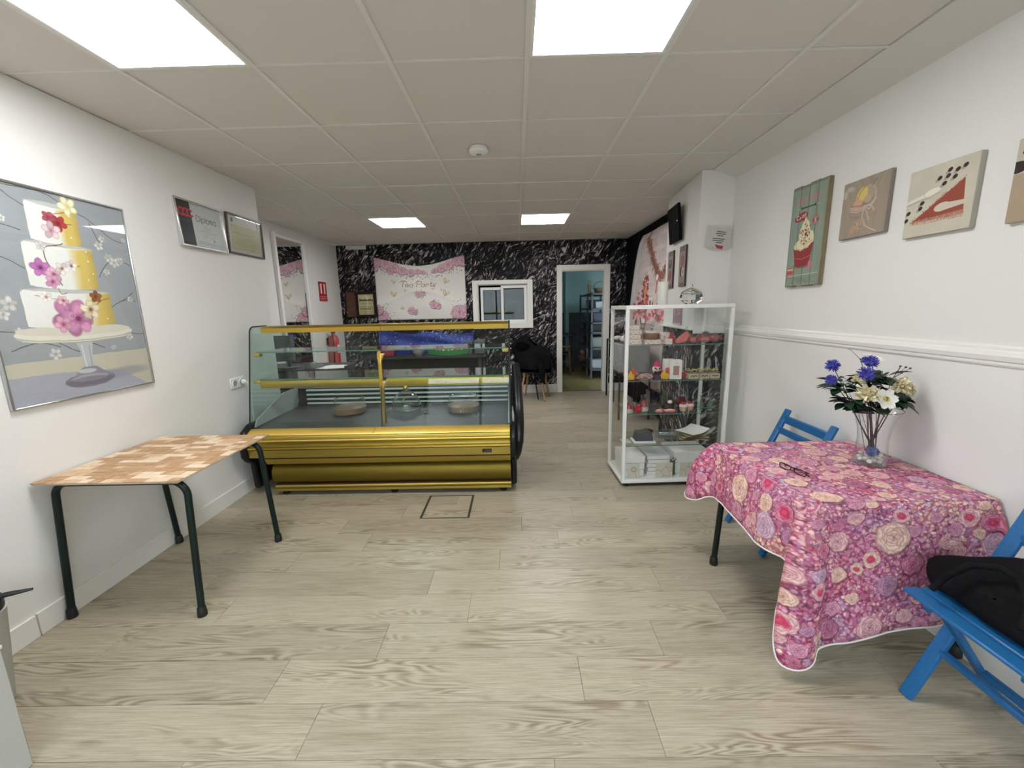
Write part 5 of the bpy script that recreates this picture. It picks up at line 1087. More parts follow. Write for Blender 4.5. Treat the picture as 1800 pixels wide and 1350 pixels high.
# photo backdrop cloth on the black wall
p = Pic(560, 560, (206, 190, 186))
for j in range(22):
    for i in range(12): x = i*50+(j % 2)*25; p.rect(x-24, j*26+1, x+24, j*26+24, np.array((212, 196, 192))*RNG.uniform(.93, 1.04))
for i in range(1500):   # feathery garland hung in a V
    u = RNG.uniform(0, 1); x = 130+u*420; y = (20+(x-130)*1.12) if x < 370 else 289-(x-370)*1.0; th = 24 if x < 390 else 20; x += RNG.normal(0, th*.55); y += RNG.normal(0, th*.6); a = PI/2+RNG.normal(0, .6); p.line([(x, y), (x+17*math.cos(a), y+17*math.sin(a))], 3.2, [(120, 72, 60), (156, 100, 82), (96, 60, 52), (176, 126, 106)][i % 4], .8)
for i in range(260):
    x = RNG.normal(190, 60); y = RNG.uniform(270, 560); x = 190+(x-190)*(y-200)/360; p.ell(x, y, RNG.uniform(5, 15), RNG.uniform(5, 15), [(168, 60, 76), (206, 110, 120), (120, 50, 60), (220, 150, 110), (236, 200, 200), (90, 44, 50)][i % 6], 0, .85, 3)
for i in range(240): p.ell(RNG.uniform(20, 540), 540-abs(RNG.normal(0, 46)), RNG.uniform(6, 15), None, [(206, 76, 92), (226, 140, 146), (160, 50, 66), (240, 196, 196)][i % 4], 0, .9, 3)
p.rect(250, 400, 300, 500, (226, 214, 206)); p.rect(266, 420, 284, 456, (90, 60, 60)); p.rect(180, 330, 204, 430, (220, 150, 90)); p.rect(330, 290, 345, 380, (196, 110, 110)); p.ell(337, 286, 14, 18, (236, 220, 214))
p.rect(0, 0, 60, 560, (214, 212, 208), .85)
def backdrop(u, v):
    zt, zb = 2.41, .35; z = zb+(zt-zb)*v
    yl = 4.02+.80*(1-v)**.5*(1.0 if v < 1 else 0); yl = min(yl, 4.86)
    y = yl+(2.62-yl)*u; return (-.010-.012*(1+math.sin(u*11+v*2))*(1-.5*v), y, z)
bk = one('photo_backdrop', MB().grid(backdrop, 40, 30, lambda u, v: (u, (v-.42)/.58 if v > .42 else 0.0)), pic_mat('backdrop_print', p, .65), 'pink brick photo backdrop cloth with garland and flowers on the black wall by the door', 'backdrop', (XRB-.003, 0, 0), smooth=180)
so = bk.modifiers.new('thick', 'SOLIDIFY'); so.thickness = .001
# ------------------------------------------------------------------ glass display cabinet
CAB = (.757, 1.095); CW, CD, CH = .822, .45, 1.452; CRZ = .03
cb = thing('display_cabinet', 'white framed glass display cabinet with five shelves of sweets and gifts', 'cabinet', (CAB[0], CAB[1], 0), CRZ)
al = mat('cabinet_white', (.80, .80, .77), .3)
cl = glassy('cabinet_glass', (.975, .984, .979), .01, .5)
P_ = .026
MB().box((0, 0, .035), (CW, CD, .062), .003).build('base', al, cb); MB().box((.01, .01, .030), (CW-.01, CD-.01, .035)).build('base_plate', blackp, cb)
MB().box((0, 0, CH-.030), (CW, .03, CH), .003).build('top_rail', al, cb); MB().box((0, CD-.03, CH-.03), (CW, CD, CH), .003).build('top_rail', al, cb)
for x in (0, CW-.03): MB().box((x, .03, CH-.03), (x+.03, CD-.03, CH), .003).build('top_rail', al, cb)
for x in (0, CW-P_):
    for y in (0, CD-P_): MB().box((x, y, .062), (x+P_, y+P_, CH-.03), .003).build('post', al, cb)
for x in (.05, CW-.05):
    for y in (.05, CD-.05): MB().lathe([(0, 0), (.022, 0), (.022, .03), (0, .03)], (x, y, 0), 14).build('foot', dark_rub, cb)
MB().box((P_, .008, .062), (CW-P_, .013, CH-.03)).build('front_pane', cl, cb)
for x in (.008, CW-.013): MB().box((x, P_, .062), (x+.005, CD-P_, CH-.03)).build('side_pane', cl, cb)
for x0, x1, y in ((P_, CW/2+.02, CD-.016), (CW/2-.02, CW-P_, CD-.010)): MB().box((x0, y, .062), (x1, y+.004, CH-.03)).build('sliding_door', cl, cb)
MB().box((.03, .03, CH-.012), (CW-.03, CD-.03, CH-.006)).build('top_pane', cl, cb)
SH = [1.150, .872, .604, .345]
for z in SH:
    sh = MB().box((P_+.002, .022, z-.006), (CW-P_-.002, CD-.030, z)).build('shelf', cl, cb); MB().box((P_+.002, .0205, z-.006), (CW-P_-.002, .022, z)).build('front_edge', edge_m, sh)
    for x in (P_+.0, CW-P_-.006):
        for y in (.06, CD-.08): MB().box((x, y, z-.014), (x+.006, y+.02, z-.006)).build('shelf_pin', chrome, cb)
ca, sa = math.cos(CRZ), math.sin(CRZ)
def cp(x, y, z): return (CAB[0]+x*ca-y*sa, CAB[1]+x*sa+y*ca, z)
FL = .0625
# on top
t = thing('pillar_candle', 'thick white pillar candle on top of the glass cabinet', 'candle', cp(.385, .30, CH)); MB().lathe([(0, 0), (.037, 0), (.038, .004), (.038, .178), (.035, .182), (.010, .178), (0, .178)], seg=28).build('wax', mat('wax_white', (.80, .79, .74), .45, Subsurface_Weight=.2), t); MB().tube([(0, 0, .178), (.001, 0, .19)], .0012, 5).build('wick', blackp, t)
t = thing('crystal_jar', 'round faceted crystal bonbon jar with a lid on top of the cabinet', 'jar', cp(.60, .26, CH)); cg = mat('crystal', (.97, .98, .98), .0, Transmission_Weight=1., IOR=1.5)
MB().lathe([(0, 0), (.045, 0), (.05, .006), (.078, .03), (.088, .055), (.080, .078), (0, .078)], seg=11).build('bowl', cg, t, None, 0); MB().lathe([(.084, .079), (.070, .100), (.040, .118), (.012, .128), (0, .128)], seg=11).build('lid', cg, t, None, 0); MB().ball((0, 0, .142), (.012, .012, .015), 8, 6).build('lid_knob', cg, t, None, 0)
# shelf 1
def dots(n, w, h, base=(222, 204, 196)):
    p = Pic(w, h, base)
    for i in range(n):
        x, y = (i*37+13) % w, (i*53+21) % h; p.ell(x, y, 6, 6, (120, 60, 66)); p.ell(x-3, y-6, 3, 2.4, (90, 120, 84))
    return p
dot_m = pic_mat('cherry_box', dots(9, 200, 90), .55); dot_e = mat('box_pale_pink', (.66, .56, .53), .6)
def pbox(label, x, y, z, w, d, h, rz=0., group='cherry print boxes in the cabinet', m=None, e=None, name='gift_box', cat='box'):
    t = thing(name, label, cat, cp(x, y, z), rz+CRZ, group)
    MB().box((-w/2, -d/2, 0), (w/2, d/2, h*.78), .0015).build('box_base', e or dot_e, t); MB().box((-w/2-.002, -d/2-.002, h*.78), (w/2+.002, d/2+.002, h), .0015).build('box_lid', e or dot_e, t)
    MB().quad((-w/2, -d/2-.0026, .002), (w/2, -d/2-.0026, .002), (w/2, -d/2-.0026, h-.003), (-w/2, -d/2-.0026, h-.003)).build('print', m or dot_m, t); return t
z = SH[0]+.001
pbox('cherry print box at the bottom of the stack, top shelf far left', .095, .13, z, .105, .10, .040); pbox('cherry print box second from the bottom of the top shelf stack', .088, .135, z+.041, .10, .095, .036, .1)
pbox('cherry print box third from the bottom of the top shelf stack', .10, .14, z+.078, .11, .09, .034, -.06); pbox('smallest cherry print box on top of the top shelf stack', .083, .135, z+.113, .092, .08, .034, .05)
pbox('flat cherry print box under the brown ribbon cake, top shelf', .235, .12, z, .125, .09, .036); pbox('cherry print box behind the red pouch, top shelf', .345, .16, z, .08, .09, .085, .05)
pbox('low cherry print box in front of the red pouch, top shelf', .345, .06, z, .05, .05, .042)
wick = noisy('brown_ribbon', (.17, .085, .055), (.28, .16, .11), 60, .6, stretch=(2, 2, 14))
t = thing('ribbon_cake', 'round gift cake wrapped in brown ribbon on a flat cherry box', 'gift cake', cp(.235, .12, z+.0368)); MB().lathe([(0, 0), (.055, 0), (.062, .01), (.060, .045), (.05, .05), (0, .05)], seg=24).build('body', wick, t); MB().lathe([(0, .05), (.048, .05), (.046, .058), (0, .060)], seg=24).build('cream_top', mat('cream_top', (.70, .62, .54), .6), t)
b = MB()
for i in range(14): a = i*2*PI/14; b.ball((.042*math.cos(a), .042*math.sin(a), .061), .006, 6, 4)
b.build('piped_dots', mat('cream_top'), t)
t = thing('glass_deer', 'clear glass deer figurine standing behind the ribbon cake', 'figurine', cp(.255, .27, z)); gd = glassy('figurine_glass', (.88, .91, .91), .03, 1.6)
b = MB(); b.ball((0, 0, .125), (.055, .022, .028), 12, 8); b.build('body', gd, t); MB().tube([(.04, 0, .135), (.062, 0, .18), (.07, 0, .205)], [.02, .014, .012], 8).build('neck', gd, t); MB().ball((.083, 0, .215), (.024, .011, .012), 10, 6).build('head', gd, t)
for x in (-.038, .038):
    for y in (-.012, .012): MB().tube([(x, y, .115), (x*1.05, y, .0)], [.010, .006], 8).build('leg', gd, t)
for s in (-1, 1): MB().tube([(.07, s*.006, .222), (.066, s*.018, .245), (.07, s*.02, .262)], .003, 6).build('antler', gd, t)
redf = noisy('red_felt', (.30, .012, .018), (.42, .03, .035), 80, .55); rose_f = noisy('pink_wrap', (.50, .10, .10), (.62, .20, .18), 60, .5); whitew = glassy('cellophane', (.90, .90, .90), .12, 2.)
def pouch(label, x, y, z, r, m, h, rz=0., squash=.7):
    t = thing('sweet_pouch', label, 'sweet', cp(x, y, z), rz, 'wrapped sweets on the top cabinet shelf')
    MB().lathe([(0, 0), (r*.7, 0), (r, h*.22), (r*.96, h*.42), (r*.42, h*.66), (r*.22, h*.74), (r*.40, h*.90), (r*.46, h), (0, h*.92)], seg=14, sy=squash).build('pouch', m, t)
    MB().tube([(r*.23*math.cos(a), r*.23*squash*math.sin(a), h*.735) for a in (2*PI*i/12 for i in range(12))], .003, 5, True).build('ribbon', redf, t)
    for s in (-1, 1): MB().ball((s*r*.32, -r*.2, h*.76), (r*.26, .004, r*.16), 8, 5).build('bow_loop', redf, t)
    return t
pouch('deep red round gift pouch on the top shelf', .388, .10, z, .034, redf, .085)
def disc(label, x, y, z, rx, rz_, m, th=.02, tilt=-.25, tail=True):
    t = thing('wrapped_cookie', label, 'sweet', cp(x, y, z), 0, 'wrapped cookies on the top cabinet shelf')
    M = Matrix.Rotation(tilt, 4, 'X') @ Matrix.Translation((0, 0, rz_))
    MB().ball((0, 0, 0), (rx, th, rz_), 16, 8).build('wrapper', whitew, t).matrix_local = M
    MB().ball((0, 0, 0), (rx*.82, th*.8, rz_*.80), 16, 8).build('cookie', m, t).matrix_local = M
    if tail:
        for s in (-1, 1): MB().prism([(s*rx*.85, -.006), (s*rx*1.35, -.018), (s*rx*1.35, .018), (s*rx*.85, .006)], 1, -.003, .003).build('wrapper_twist', redf, t).matrix_local = M
    return t
t = thing('heart_shoe_cookie', 'long pink cookie bag leaning to the right, top shelf middle', 'sweet', cp(.475, .09, z)); M = Matrix.Rotation(-.2, 4, 'X')
MB().prism([(-.052, 0), (-.02, 0), (.03, .012), (.05, .06), (.040, .095), (.022, .09), (-.03, .05), (-.055, .022)], 1, -.012, .012, .006).build('cookie', rose_f, t).matrix_local = M; MB().prism([(.022, .09), (.040, .092), (.048, .13), (.026, .128)], 1, -.004, .004).build('bag_neck', whitew, t).matrix_local = M; MB().ball((.032, -.006, .094), (.012, .006, .005), 8, 5).build('tie', redf, t).matrix_local = M
disc('small wrapped pink cookie in a dark tray right of the leaning cookie bag', .565, .10, z, .028, .026, rose_f); disc('oval wrapped red cookie on the top shelf, second from the right', .655, .09, z, .042, .026, rose_f, .022, -.3); disc('big round wrapped pink cookie at the right end of the top shelf', .742, .11, z, .038, .038, noisy('rose_brown', (.26, .07, .06), (.36, .12, .10), 60, .5)); disc('wrapped dark cookie behind the round one at the right end of the top shelf', .715, .20, z, .045, .045, mat('cocoa', (.12, .03, .025), .5))
disc('wrapped pink cookie behind the tray, top shelf right of centre', .575, .22, z, .030, .04, rose_f)
# shelf 2
z = SH[1]+.001; yel_m = noisy('yellow_wrap', (.58, .33, .01), (.70, .45, .03), 40, .35); org = noisy('red_tulle', (.45, .05, .03), (.6, .12, .05), 60, .5)
for x, lb in ((.065, 'yellow flame-shaped sweet bag in red tulle at the left end of the second shelf'), (.335, 'yellow flame-shaped sweet bag in red tulle beside the white phone box')):
    t = thing('flame_sweet', lb, 'sweet', cp(x, .075, z), 0, 'yellow flame-shaped sweet bags')
    b = MB(); b.prism([(-.028, 0), (.028, 0), (.036, .025), (.026, .05), (.018, .04), (.006, .074), (-.008, .046), (-.022, .058), (-.036, .026)], 1, -.014, .014, .005); b.build('flame', yel_m, t)
    for s in (-1, 1): MB().prism([(s*.01, .05), (s*.05, .03), (s*.058, .062), (s*.03, .094), (s*.012, .08)], 1, .004, .010).build('tulle_wing', org, t)
    MB().tube([(-.008, .006, .06), (-.02, .006, .10), (-.015, .006, .125)], .002, 5).build('ribbon_end', redf, t)
t = thing('cookie_bag', 'clear bag of small ginger cookies lying on the second shelf', 'sweet', cp(.20, .10, z))
MB().ball((0, 0, .030), (.085, .05, .030), 18, 8, .04).build('bag', whitew, t)
ck = noisy('ginger', (.45, .26, .20), (.62, .44, .38), 70, .6)
for i in range(26): a = i*2.4; r = math.sqrt(i/26); MB().ball((.068*r*math.cos(a), .036*r*math.sin(a), .012+.026*(1-r*r)), (.014, .012, .010), 8, 5, .1).build('cookie', ck, t)
t = thing('chick_doll', 'round white chick doll with pink crest and purple bow tie, second shelf', 'doll', cp(.278, .085, z))
MB().lathe([(0, 0), (.034, 0), (.038, .02), (.026, .045), (0, .05)], seg=16).build('body', mat('purple_felt', (.06, .025, .07), .7), t); hd = MB().ball((0, 0, .078), (.035, .03, .032), 14, 9).build('head', mat('doll_white', (.70, .62, .55), .6), t)
MB().prism([(-.03, .045), (0, .055), (.03, .045), (.022, .072), (0, .062), (-.022, .072)], 1, -.034, -.026).build('bow_tie', mat('purple_dark', (.02, .01, .02), .6), t)
for s in (-1, 1): MB().rod((s*.008, -.031, .086), (s*.026, -.024, .094), .004, .008).build('eyebrow', blackp, hd); MB().ball((s*.012, -.029, .078), (.004, .003, .004), 8, 5).build('eye', blackp, hd)
MB().tube([(0, -.028, .07), (0, -.042, .066)], [.006, .001], 6).build('beak', mat('beak_orange', (.6, .2, .03), .5), hd)
MB().lathe([(0, .10), (.026, .102), (.022, .12), (.010, .14), (0, .148)], seg=12).build('crest', mat('hot_pink', (.60, .03, .16), .6), t)
t = thing('phone_box', 'white box with a brown window standing on the second shelf', 'box', cp(.425, .085, z), -.12); p = Pic(120, 190, (222, 219, 212)); p.rect(32, 56, 92, 150, (150, 112, 104)); p.rect(36, 60, 88, 146, (166, 128, 118)); p.ell(62, 32, 7, 5, (170, 166, 160)); p.dash(34, 90, 168, (176, 172, 166), 3)
MB().box((-.045, -.03, 0), (.045, .03, .152), .003).build('carton', paper, t); MB().quad((-.044, -.0306, .002), (.044, -.0306, .002), (.044, -.0306, .15), (-.044, -.0306, .15)).build('print', pic_mat('phone_box_print', p, .5), t)
for x, y, lb in ((.40, .16, 'plain white box just behind the windowed white box'),): 
    t = thing('white_carton', lb, 'box', cp(x, y, z), -.1); MB().box((-.04, -.025, 0), (.04, .025, .148), .003).build('carton', paper, t); MB().box((-.041, -.026, .12), (.041, .026, .1485), .003).build('lid', paper, t)
t = thing('red_ornament', 'small red ball ornament beside the kraft boxes on the second shelf', 'ornament', cp(.497, .10, z)); MB().ball((0, 0, .026), .026, 16, 10).build('ball', redf, t); MB().lathe([(0, .05), (.007, .05), (.007, .058), (0, .058)], seg=8).build('cap', gold3, t)
kraft = noisy('kraft', (.42, .36, .22), (.50, .43, .28), 90, .7); straw = noisy('straw', (.45, .33, .13), (.62, .48, .24), 60, .6, stretch=(1, 1, 1))
for i, x in enumerate((.56, .645, .728)):
    t = thing('kraft_box', ['left kraft box with a straw bow on the second shelf', 'middle kraft box with a straw bow on the second shelf', 'right kraft box with a straw bow on the second shelf'][i], 'box', cp(x, .09, z), CRZ, 'kraft boxes with straw bows')
    MB().box((-.039, -.045, 0), (.039, .045, .040), .002).build('box_base', kraft, t); MB().box((-.036, -.042, .040), (.036, .042, .058), .004).build('clear_lid', whitew, t); MB().tube([(-.024, -.0462, .020), (-.012, -.0462, .028), (0, -.0462, .018), (.012, -.0462, .028), (.024, -.0462, .020)], .0035, 5).build('lettering', mat('dark_ink', (.03, .025, .02), .6), t)
    for k in range(7): a = k*.9+i; MB().tube([(0, 0, .058), (.025*math.cos(a), .02*math.sin(a), .072+.008*math.sin(3*a)), (.046*math.cos(a), .036*math.sin(a), .064)], .0028, 5).build('straw_loop', straw, t)
# shelf 3
z = SH[2]+.001
def treat(name, label, x, y, parts, rz=0., group=None):
    t = thing(name, label, 'sweet', cp(x, y, z), rz, group)
    for n, b, m in parts: b.build(n, m, t)
    return t
for i, (x, lb) in enumerate(((.065, 'wrapped white and red hat-shaped sweet at the left end of the third shelf'), (.205, 'wrapped red and white sweet behind the red ball, third shelf'))):
    treat('hat_sweet', lb, x, .09+.05*i, [('base', MB().lathe([(0, 0), (.035, 0), (.038, .02), (.03, .034), (0, .034)], seg=16), mat('doll_white')), ('red_top', MB().lathe([(0, .034), (.034, .035), (.026, .055), (.010, .085), (0, .09)], seg=14), redf), ('wrapper', MB().lathe([(.044, 0), (.046, .05), (.02, .10), (.03, .125)], seg=14), whitew)], 0, 'wrapped red hat sweets')
treat('red_bauble', 'shiny red bauble near the left of the third shelf', .135, .06, [('ball', MB().ball((0, 0, .030), .030, 20, 12), mat('bauble_red', (.42, .005, .012), .08)), ('cap', MB().lathe([(0, .058), (.008, .058), (.008, .067), (0, .067)], seg=10), gold3)])
for i, (x, lb) in enumerate(((.30, 'pink wrapped biscuit lying left of the chocolate cake'), (.385, 'long pink biscuit lying in front of the chocolate cake'))):
    treat('pink_biscuit', lb, x, .05, [('biscuit', MB().ball((0, 0, .013), (.034+.012*i, .022, .013), 14, 7), rose_f), ('icing', MB().ball((0, 0, .018), (.026+.012*i, .016, .012), 14, 7), mat('icing_cream', (.70, .55, .50), .5))], 0, 'pink biscuits on the third shelf')
choc = noisy('chocolate', (.022, .008, .005), (.05, .018, .012), 40, .3)
treat('chocolate_cake', 'small dark chocolate cake with a cream rosette on a gold plate, third shelf', .405, .14, [('plate', MB().lathe([(0, 0), (.03, 0), (.068, .012), (.066, .016), (0, .008)], seg=24), gold3), ('cake', MB().lathe([(0, .010), (.048, .010), (.050, .03), (.04, .055), (.02, .065), (0, .066)], seg=20), choc), ('rosette', MB().ball((.008, -.02, .068), (.020, .014, .018), 10, 7, .05), mat('doll_white'))])
t = thing('acrylic_box', 'clear acrylic box behind the chocolate cake on the third shelf', 'box', cp(.35, .26, z))
for a, b_ in (((-.07, -.05, 0), (-.067, .05, .14)), ((.067, -.05, 0), (.07, .05, .14)), ((-.067, -.05, 0), (.067, -.047, .14)), ((-.067, .047, 0), (.067, .05, .14))): MB().box(a, b_).build('side', glassy('acrylic', (.86, .88, .86), .03, 1.5), t)
for i, (x, lb) in enumerate(((.515, 'red rose topped cupcake left of the pair on the third shelf'), (.575, 'red rose topped cupcake right of the pair on the third shelf'))):
    b = MB()
    for k in range(9): a = k*2.4; b.ball((.018*math.sqrt(k/9)*math.cos(a), .018*math.sqrt(k/9)*math.sin(a), .045+.018*(1-k/9)), (.012, .010, .010), 8, 5)
    treat('rose_cupcake', lb, x, .10+.02*i, [('case', MB().lathe([(0, 0), (.024, 0), (.034, .036), (0, .036)], seg=16), mat('case_pink', (.55, .33, .28), .6)), ('icing', MB().lathe([(.034, .036), (.030, .05), (.012, .06), (0, .06)], seg=14), mat('icing_cream')), ('red_roses', b, redf)], 0, 'rose cupcakes on the third shelf')
treat('dark_leaf_sweet', 'dark and red ribbon cluster standing behind the rose cupcakes', .54, .20, [('cluster', MB().ball((0, 0, .045), (.05, .02, .045), 10, 7, .25), mat('wine', (.10, .01, .015), .5)), ('stand', MB().box((-.03, -.015, 0), (.03, .015, .01)), blackp)])
gt = noisy('tree_green', (.10, .20, .10), (.30, .38, .28), 90, .6)
for i, (x, lb) in enumerate(((.655, 'left of the two little green wire trees on the third shelf'), (.735, 'right of the two little green wire trees on the third shelf'))):
    b = MB()
    for k in range(34): s = k/34; a = k*2.4; r = .042*(1-s)+.003; b.tube([(0, 0, .02+.085*s), (r*math.cos(a), r*.7*math.sin(a), .012+.085*s)], [.003, .001], 4)
    treat('little_tree', lb, x, .10, [('foliage', b, gt), ('trunk', MB().tube([(0, 0, 0), (0, 0, .11), (.012*(1 if i else -1), 0, .125)], .003, 6), stem_m), ('foot', MB().lathe([(0, 0), (.016, 0), (.014, .008), (0, .008)], seg=10), gt)], 0, 'little green wire trees')
# shelf 4
z = SH[3]+.001
t = thing('kitchen_scale', 'dark grey box on a white rounded tray, lower shelf left', 'scale', cp(.205, .13, z)); MB().box((-.09, -.07, 0), (.09, .07, .014), .012, None, 2).build('tray', white_m, t); MB().prism([(-.075, .0145), (.075, .0145), (.058, .085), (-.058, .085)], 1, -.05, .05, .004).build('box_part', mat('slate', (.07, .075, .08), .5), t)
t = thing('white_card', 'white card lying at the left end of the lower shelf', 'card', cp(.065, .14, z)); MB().box((-.035, -.05, 0), (.035, .05, .004), .001).build('sheet', paper, t); MB().box((-.03, -.045, .0042), (.03, .045, .006)).build('insert', noisy('card_cream', (.6, .56, .45), (.65, .6, .5), 30, .6), t)
t = thing('cup_stack', 'stack of clear plastic cups lying in the middle of the lower shelf', 'cups', cp(.40, .16, z+.045)); M = Matrix.Rotation(PI/2, 4, 'Y')
for k in range(7): MB().lathe([(.030, 0), (.042, .075), (.044, .077), (.0405, .073)], seg=18, M=Matrix.Translation((-.085+k*.015, 0, 0)) @ M).build('cup', glassy('cup_plastic', (.86, .88, .88), .06, 1.8), t)
t = thing('glass_bowl', 'small clear bowl of dark beans behind the scale on the lower shelf', 'bowl', cp(.30, .28, z)); MB().lathe([(0, 0), (.03, 0), (.06, .05), (.062, .055), (.056, .05), (.028, .006), (0, .006)], seg=20).build('bowl', clear, t); MB().ball((0, 0, .04), (.045, .045, .018), 14, 7, .15).build('beans', choc, t)
for i in range(4): one('kraft_paper', MB().grid(lambda u, v: (-.11+.22*u, -.09+.18*v, .010*i*0+.012*math.sin(u*4+i)*u+.02*(u-.2)**2), 10, 6), kraft if i < 3 else paper, ['lowest', 'second', 'third', 'topmost white'][i]+' sheet of the loose kraft paper pile, lower shelf right', 'paper', cp(.625, .16, z+.012+.020*i), .25*i-.2, 'loose kraft papers')
# cabinet floor
z = FL+.001
for i in range(3): pbox('flat white box at the bottom left of the cabinet floor, '+['lowest', 'middle', 'topmost'][i]+' of its stack', .12, .20, z+i*.058, .17, .26, .056, .04*i-.04, 'flat white boxes on the cabinet floor', paper, paper, 'white_box')
for i in range(5): pbox('silvery white box in the centre stack of the cabinet floor, '+['lowest', 'second', 'third', 'fourth', 'topmost'][i]+' of five', .33, .22, z+i*.034, .185, .26, .032, .05*(i % 2)-.02, 'silvery boxes on the cabinet floor', paper, mat('silver_card', (.60, .61, .61), .35), 'silver_box')
for i in range(2): pbox('wide white box on the right of the cabinet floor, '+['lower', 'upper'][i]+' of two', .61, .24, z+i*.095, .30, .26, .093, .03*i, 'wide white boxes on the cabinet floor', paper, paper, 'wide_white_box')
pg_ = Pic(160, 200, (206, 202, 192))
for a in range(11): t_ = a*.571; pg_.line([(84+44*math.cos(t_), 80+40*math.sin(t_)), (84+44*math.cos(t_+1.9), 80+40*math.sin(t_+1.9))], 4, (170, 134, 88))
pg_.line([(96, 120), (128, 196)], 5, (160, 124, 82)); pg_.line([(60, 60), (110, 100)], 4, (150, 112, 76))
pg2 = Pic(260, 200, (206, 202, 192))
for pts_ in (((0, 90), (90, 110), (150, 60), (260, 70)), ((90, 110), (130, 170), (220, 190)), ((150, 60), (190, 10)), ((130, 170), (90, 200)), ((170, 60), (210, 120), (220, 190)), ((210, 120), (260, 110))): pg2.line(pts_, 5, (170, 134, 88))
for x, w, pc, lb in ((.105, .095, pg_, 'white card with a golden scribbled rose at the cabinet bottom left'), (.355, .14, pg2, 'white card with golden geometric lines at the cabinet bottom centre'), (.54, .11, pg2, 'white card with golden geometric lines at the cabinet bottom, half behind the tablecloth')):
    t = thing('gold_card', lb, 'card', cp(x, .035, z), CRZ, 'white cards with golden drawings'); MB().box((-w/2, -.002, 0), (w/2, .002, .125), .0005).build('sheet', paper, t); MB().quad((-w/2, -.0026, 0), (w/2, -.0026, 0), (w/2, -.0026, .125), (-w/2, -.0026, .125)).build('print', pic_mat('gold_card'+str(len(MATS)), pc, .5), t)
t = thing('dried_posy', 'small dried flower posy behind the centre boxes on the cabinet floor', 'posy', cp(.445, .10, z+.10)); b = MB()
for k in range(16): a = k*2.4; r = .03*math.sqrt(k/16); b.ball((r*math.cos(a), r*math.sin(a), .03+.02*(1-k/16)), .009, 7, 5, .2)
b.build('flower_heads', noisy('dried', (.30, .30, .24), (.48, .46, .40), 80, .7), t); MB().lathe([(0, -.10), (.028, -.10), (.024, .02), (0, .02)], seg=12).build('wrap', mat('grey_wrap', (.12, .13, .11), .6), t)

# ------------------------------------------------------------------ back area: shell chair with jacket, rack by the door
beech = noisy('beech', (.40, .22, .10), (.50, .30, .15), 40, .45, stretch=(1, 1, .2))
t = thing('shell_chair', 'black shell chair with beech legs against the papered wall', 'chair', (.215, 4.50, 0), -.25)
def shell(u, v):
    a = PI*(-.5+1.0*u)*1.15; w = .285; d = .26; k = max(0, v-.35)/.65
    return (w*math.sin(a)*(.72+.28*min(1, v/.35)), -.02+d*(math.cos(a)*.95)*(.72+.28*min(1, v/.35))-.14*(1-abs(math.cos(a)))*0, .44+.03*(1-min(1, v/.35))*0+k*(.20+.20*max(0, math.cos(a))**1.5))
b = MB(); b.grid(shell, 28, 10); b.build('shell', blackp, t, None, 180).modifiers.new('thick', 'SOLIDIFY').thickness = .012
MB().lathe([(0, .43), (.20, .432), (.235, .445), (.20, .452), (0, .450)], seg=28).build('seat', blackp, t)
for sx in (-1, 1):
    for sy in (-1, 1): MB().tube([(sx*.13, sy*.12-.01, .43), (sx*.20, sy*.20-.02, .012)], [.019, .012], 10).build('leg', beech, t); MB().lathe([(0, 0), (.012, 0), (.012, .014), (0, .014)], (sx*.202, sy*.203-.02, 0), 10).build('leg_tip', dark_rub, t)
b = MB()
for sx in (-1, 1): b.tube([(sx*.14, -.12, .40), (-sx*.14, .10, .38)], .005, 6)
b.build('brace', blackp, t)
jk = noisy('jacket_black', (.003, .003, .004), (.008, .008, .009), 40, .85, bumpy=.1, Specular_IOR_Level=.1)
t = thing('jacket', 'black jacket thrown over the shell chair by the back wall', 'jacket', (.215, 4.50, 0), -.25)
def jac(u, v):
    a = 2*PI*u; c_, s_ = math.cos(a), math.sin(a); z = .50+.44*v; r = (1-(max(0, v-.55)/.45)**2*.75)
    k = 1+.07*math.sin(a*3+v*6)+.05*math.sin(a*7-v*4)
    x = .315*c_*r*k-.06*v; y = (.20*s_)*r*k+.06*v; return (x, y, z-.10*c_*v*v+.02*math.sin(a*2+1)*v)
MB().grid(jac, 40, 14, wrap=True).build('body', jk, t, None, 180); b = MB(); b.tube([(.13, -.20, .62), (.17, -.235, .45), (.175, -.24, .30)], [.06, .05, .035], 10); b.build('sleeve', jk, t); MB().tube([(.05, -.215, .52), (.065, -.215, .25), (.10, -.22, .03)], .009, 6).build('belt', jk, t)
MB().grid(lambda u, v: (-.30+.26*u, -.08-.16*math.sin(PI*u)*.6, .82+.11*math.sin(PI*v)*math.sin(PI*(u*.8+.1))), 10, 6).build('collar', jk, t)

t = thing('metal_rack', 'black metal side rack with a low shelf between the door and the cabinet', 'rack', (1.40, 4.10, 0)); bm_ = mat('black_steel', (.01, .01, .011), .4, .3)
for x in (0, .31):
    for y in (0, .5): MB().box((x-.011, y-.011, 0), (x+.011, y+.011, .94), .002).build('post', bm_, t)
for z in (.34, .62, .92):
    if z > .5: MB().box((-.011, -.011, z), (.321, .511, z+.02), .002).build('shelf', mat('rack_grey', (.10, .10, .105), .4), t)
    else: MB().box((-.0, -.006, z), (.31, .006, z+.012)).build('rung', bm_, t)
gc = noisy('grey_cover', (.30, .31, .31), (.38, .39, .39), 6, .6)
one('pink_paper', MB().grid(lambda u, v: (-.10+.2*u, -.10+.2*v, .012*math.sin(u*3)), 6, 4), mat('pale_pink_paper', (.66, .50, .50), .6), 'stack of pale pink papers on the rack shelf next to the door', 'paper', (1.47, 4.20, .642))
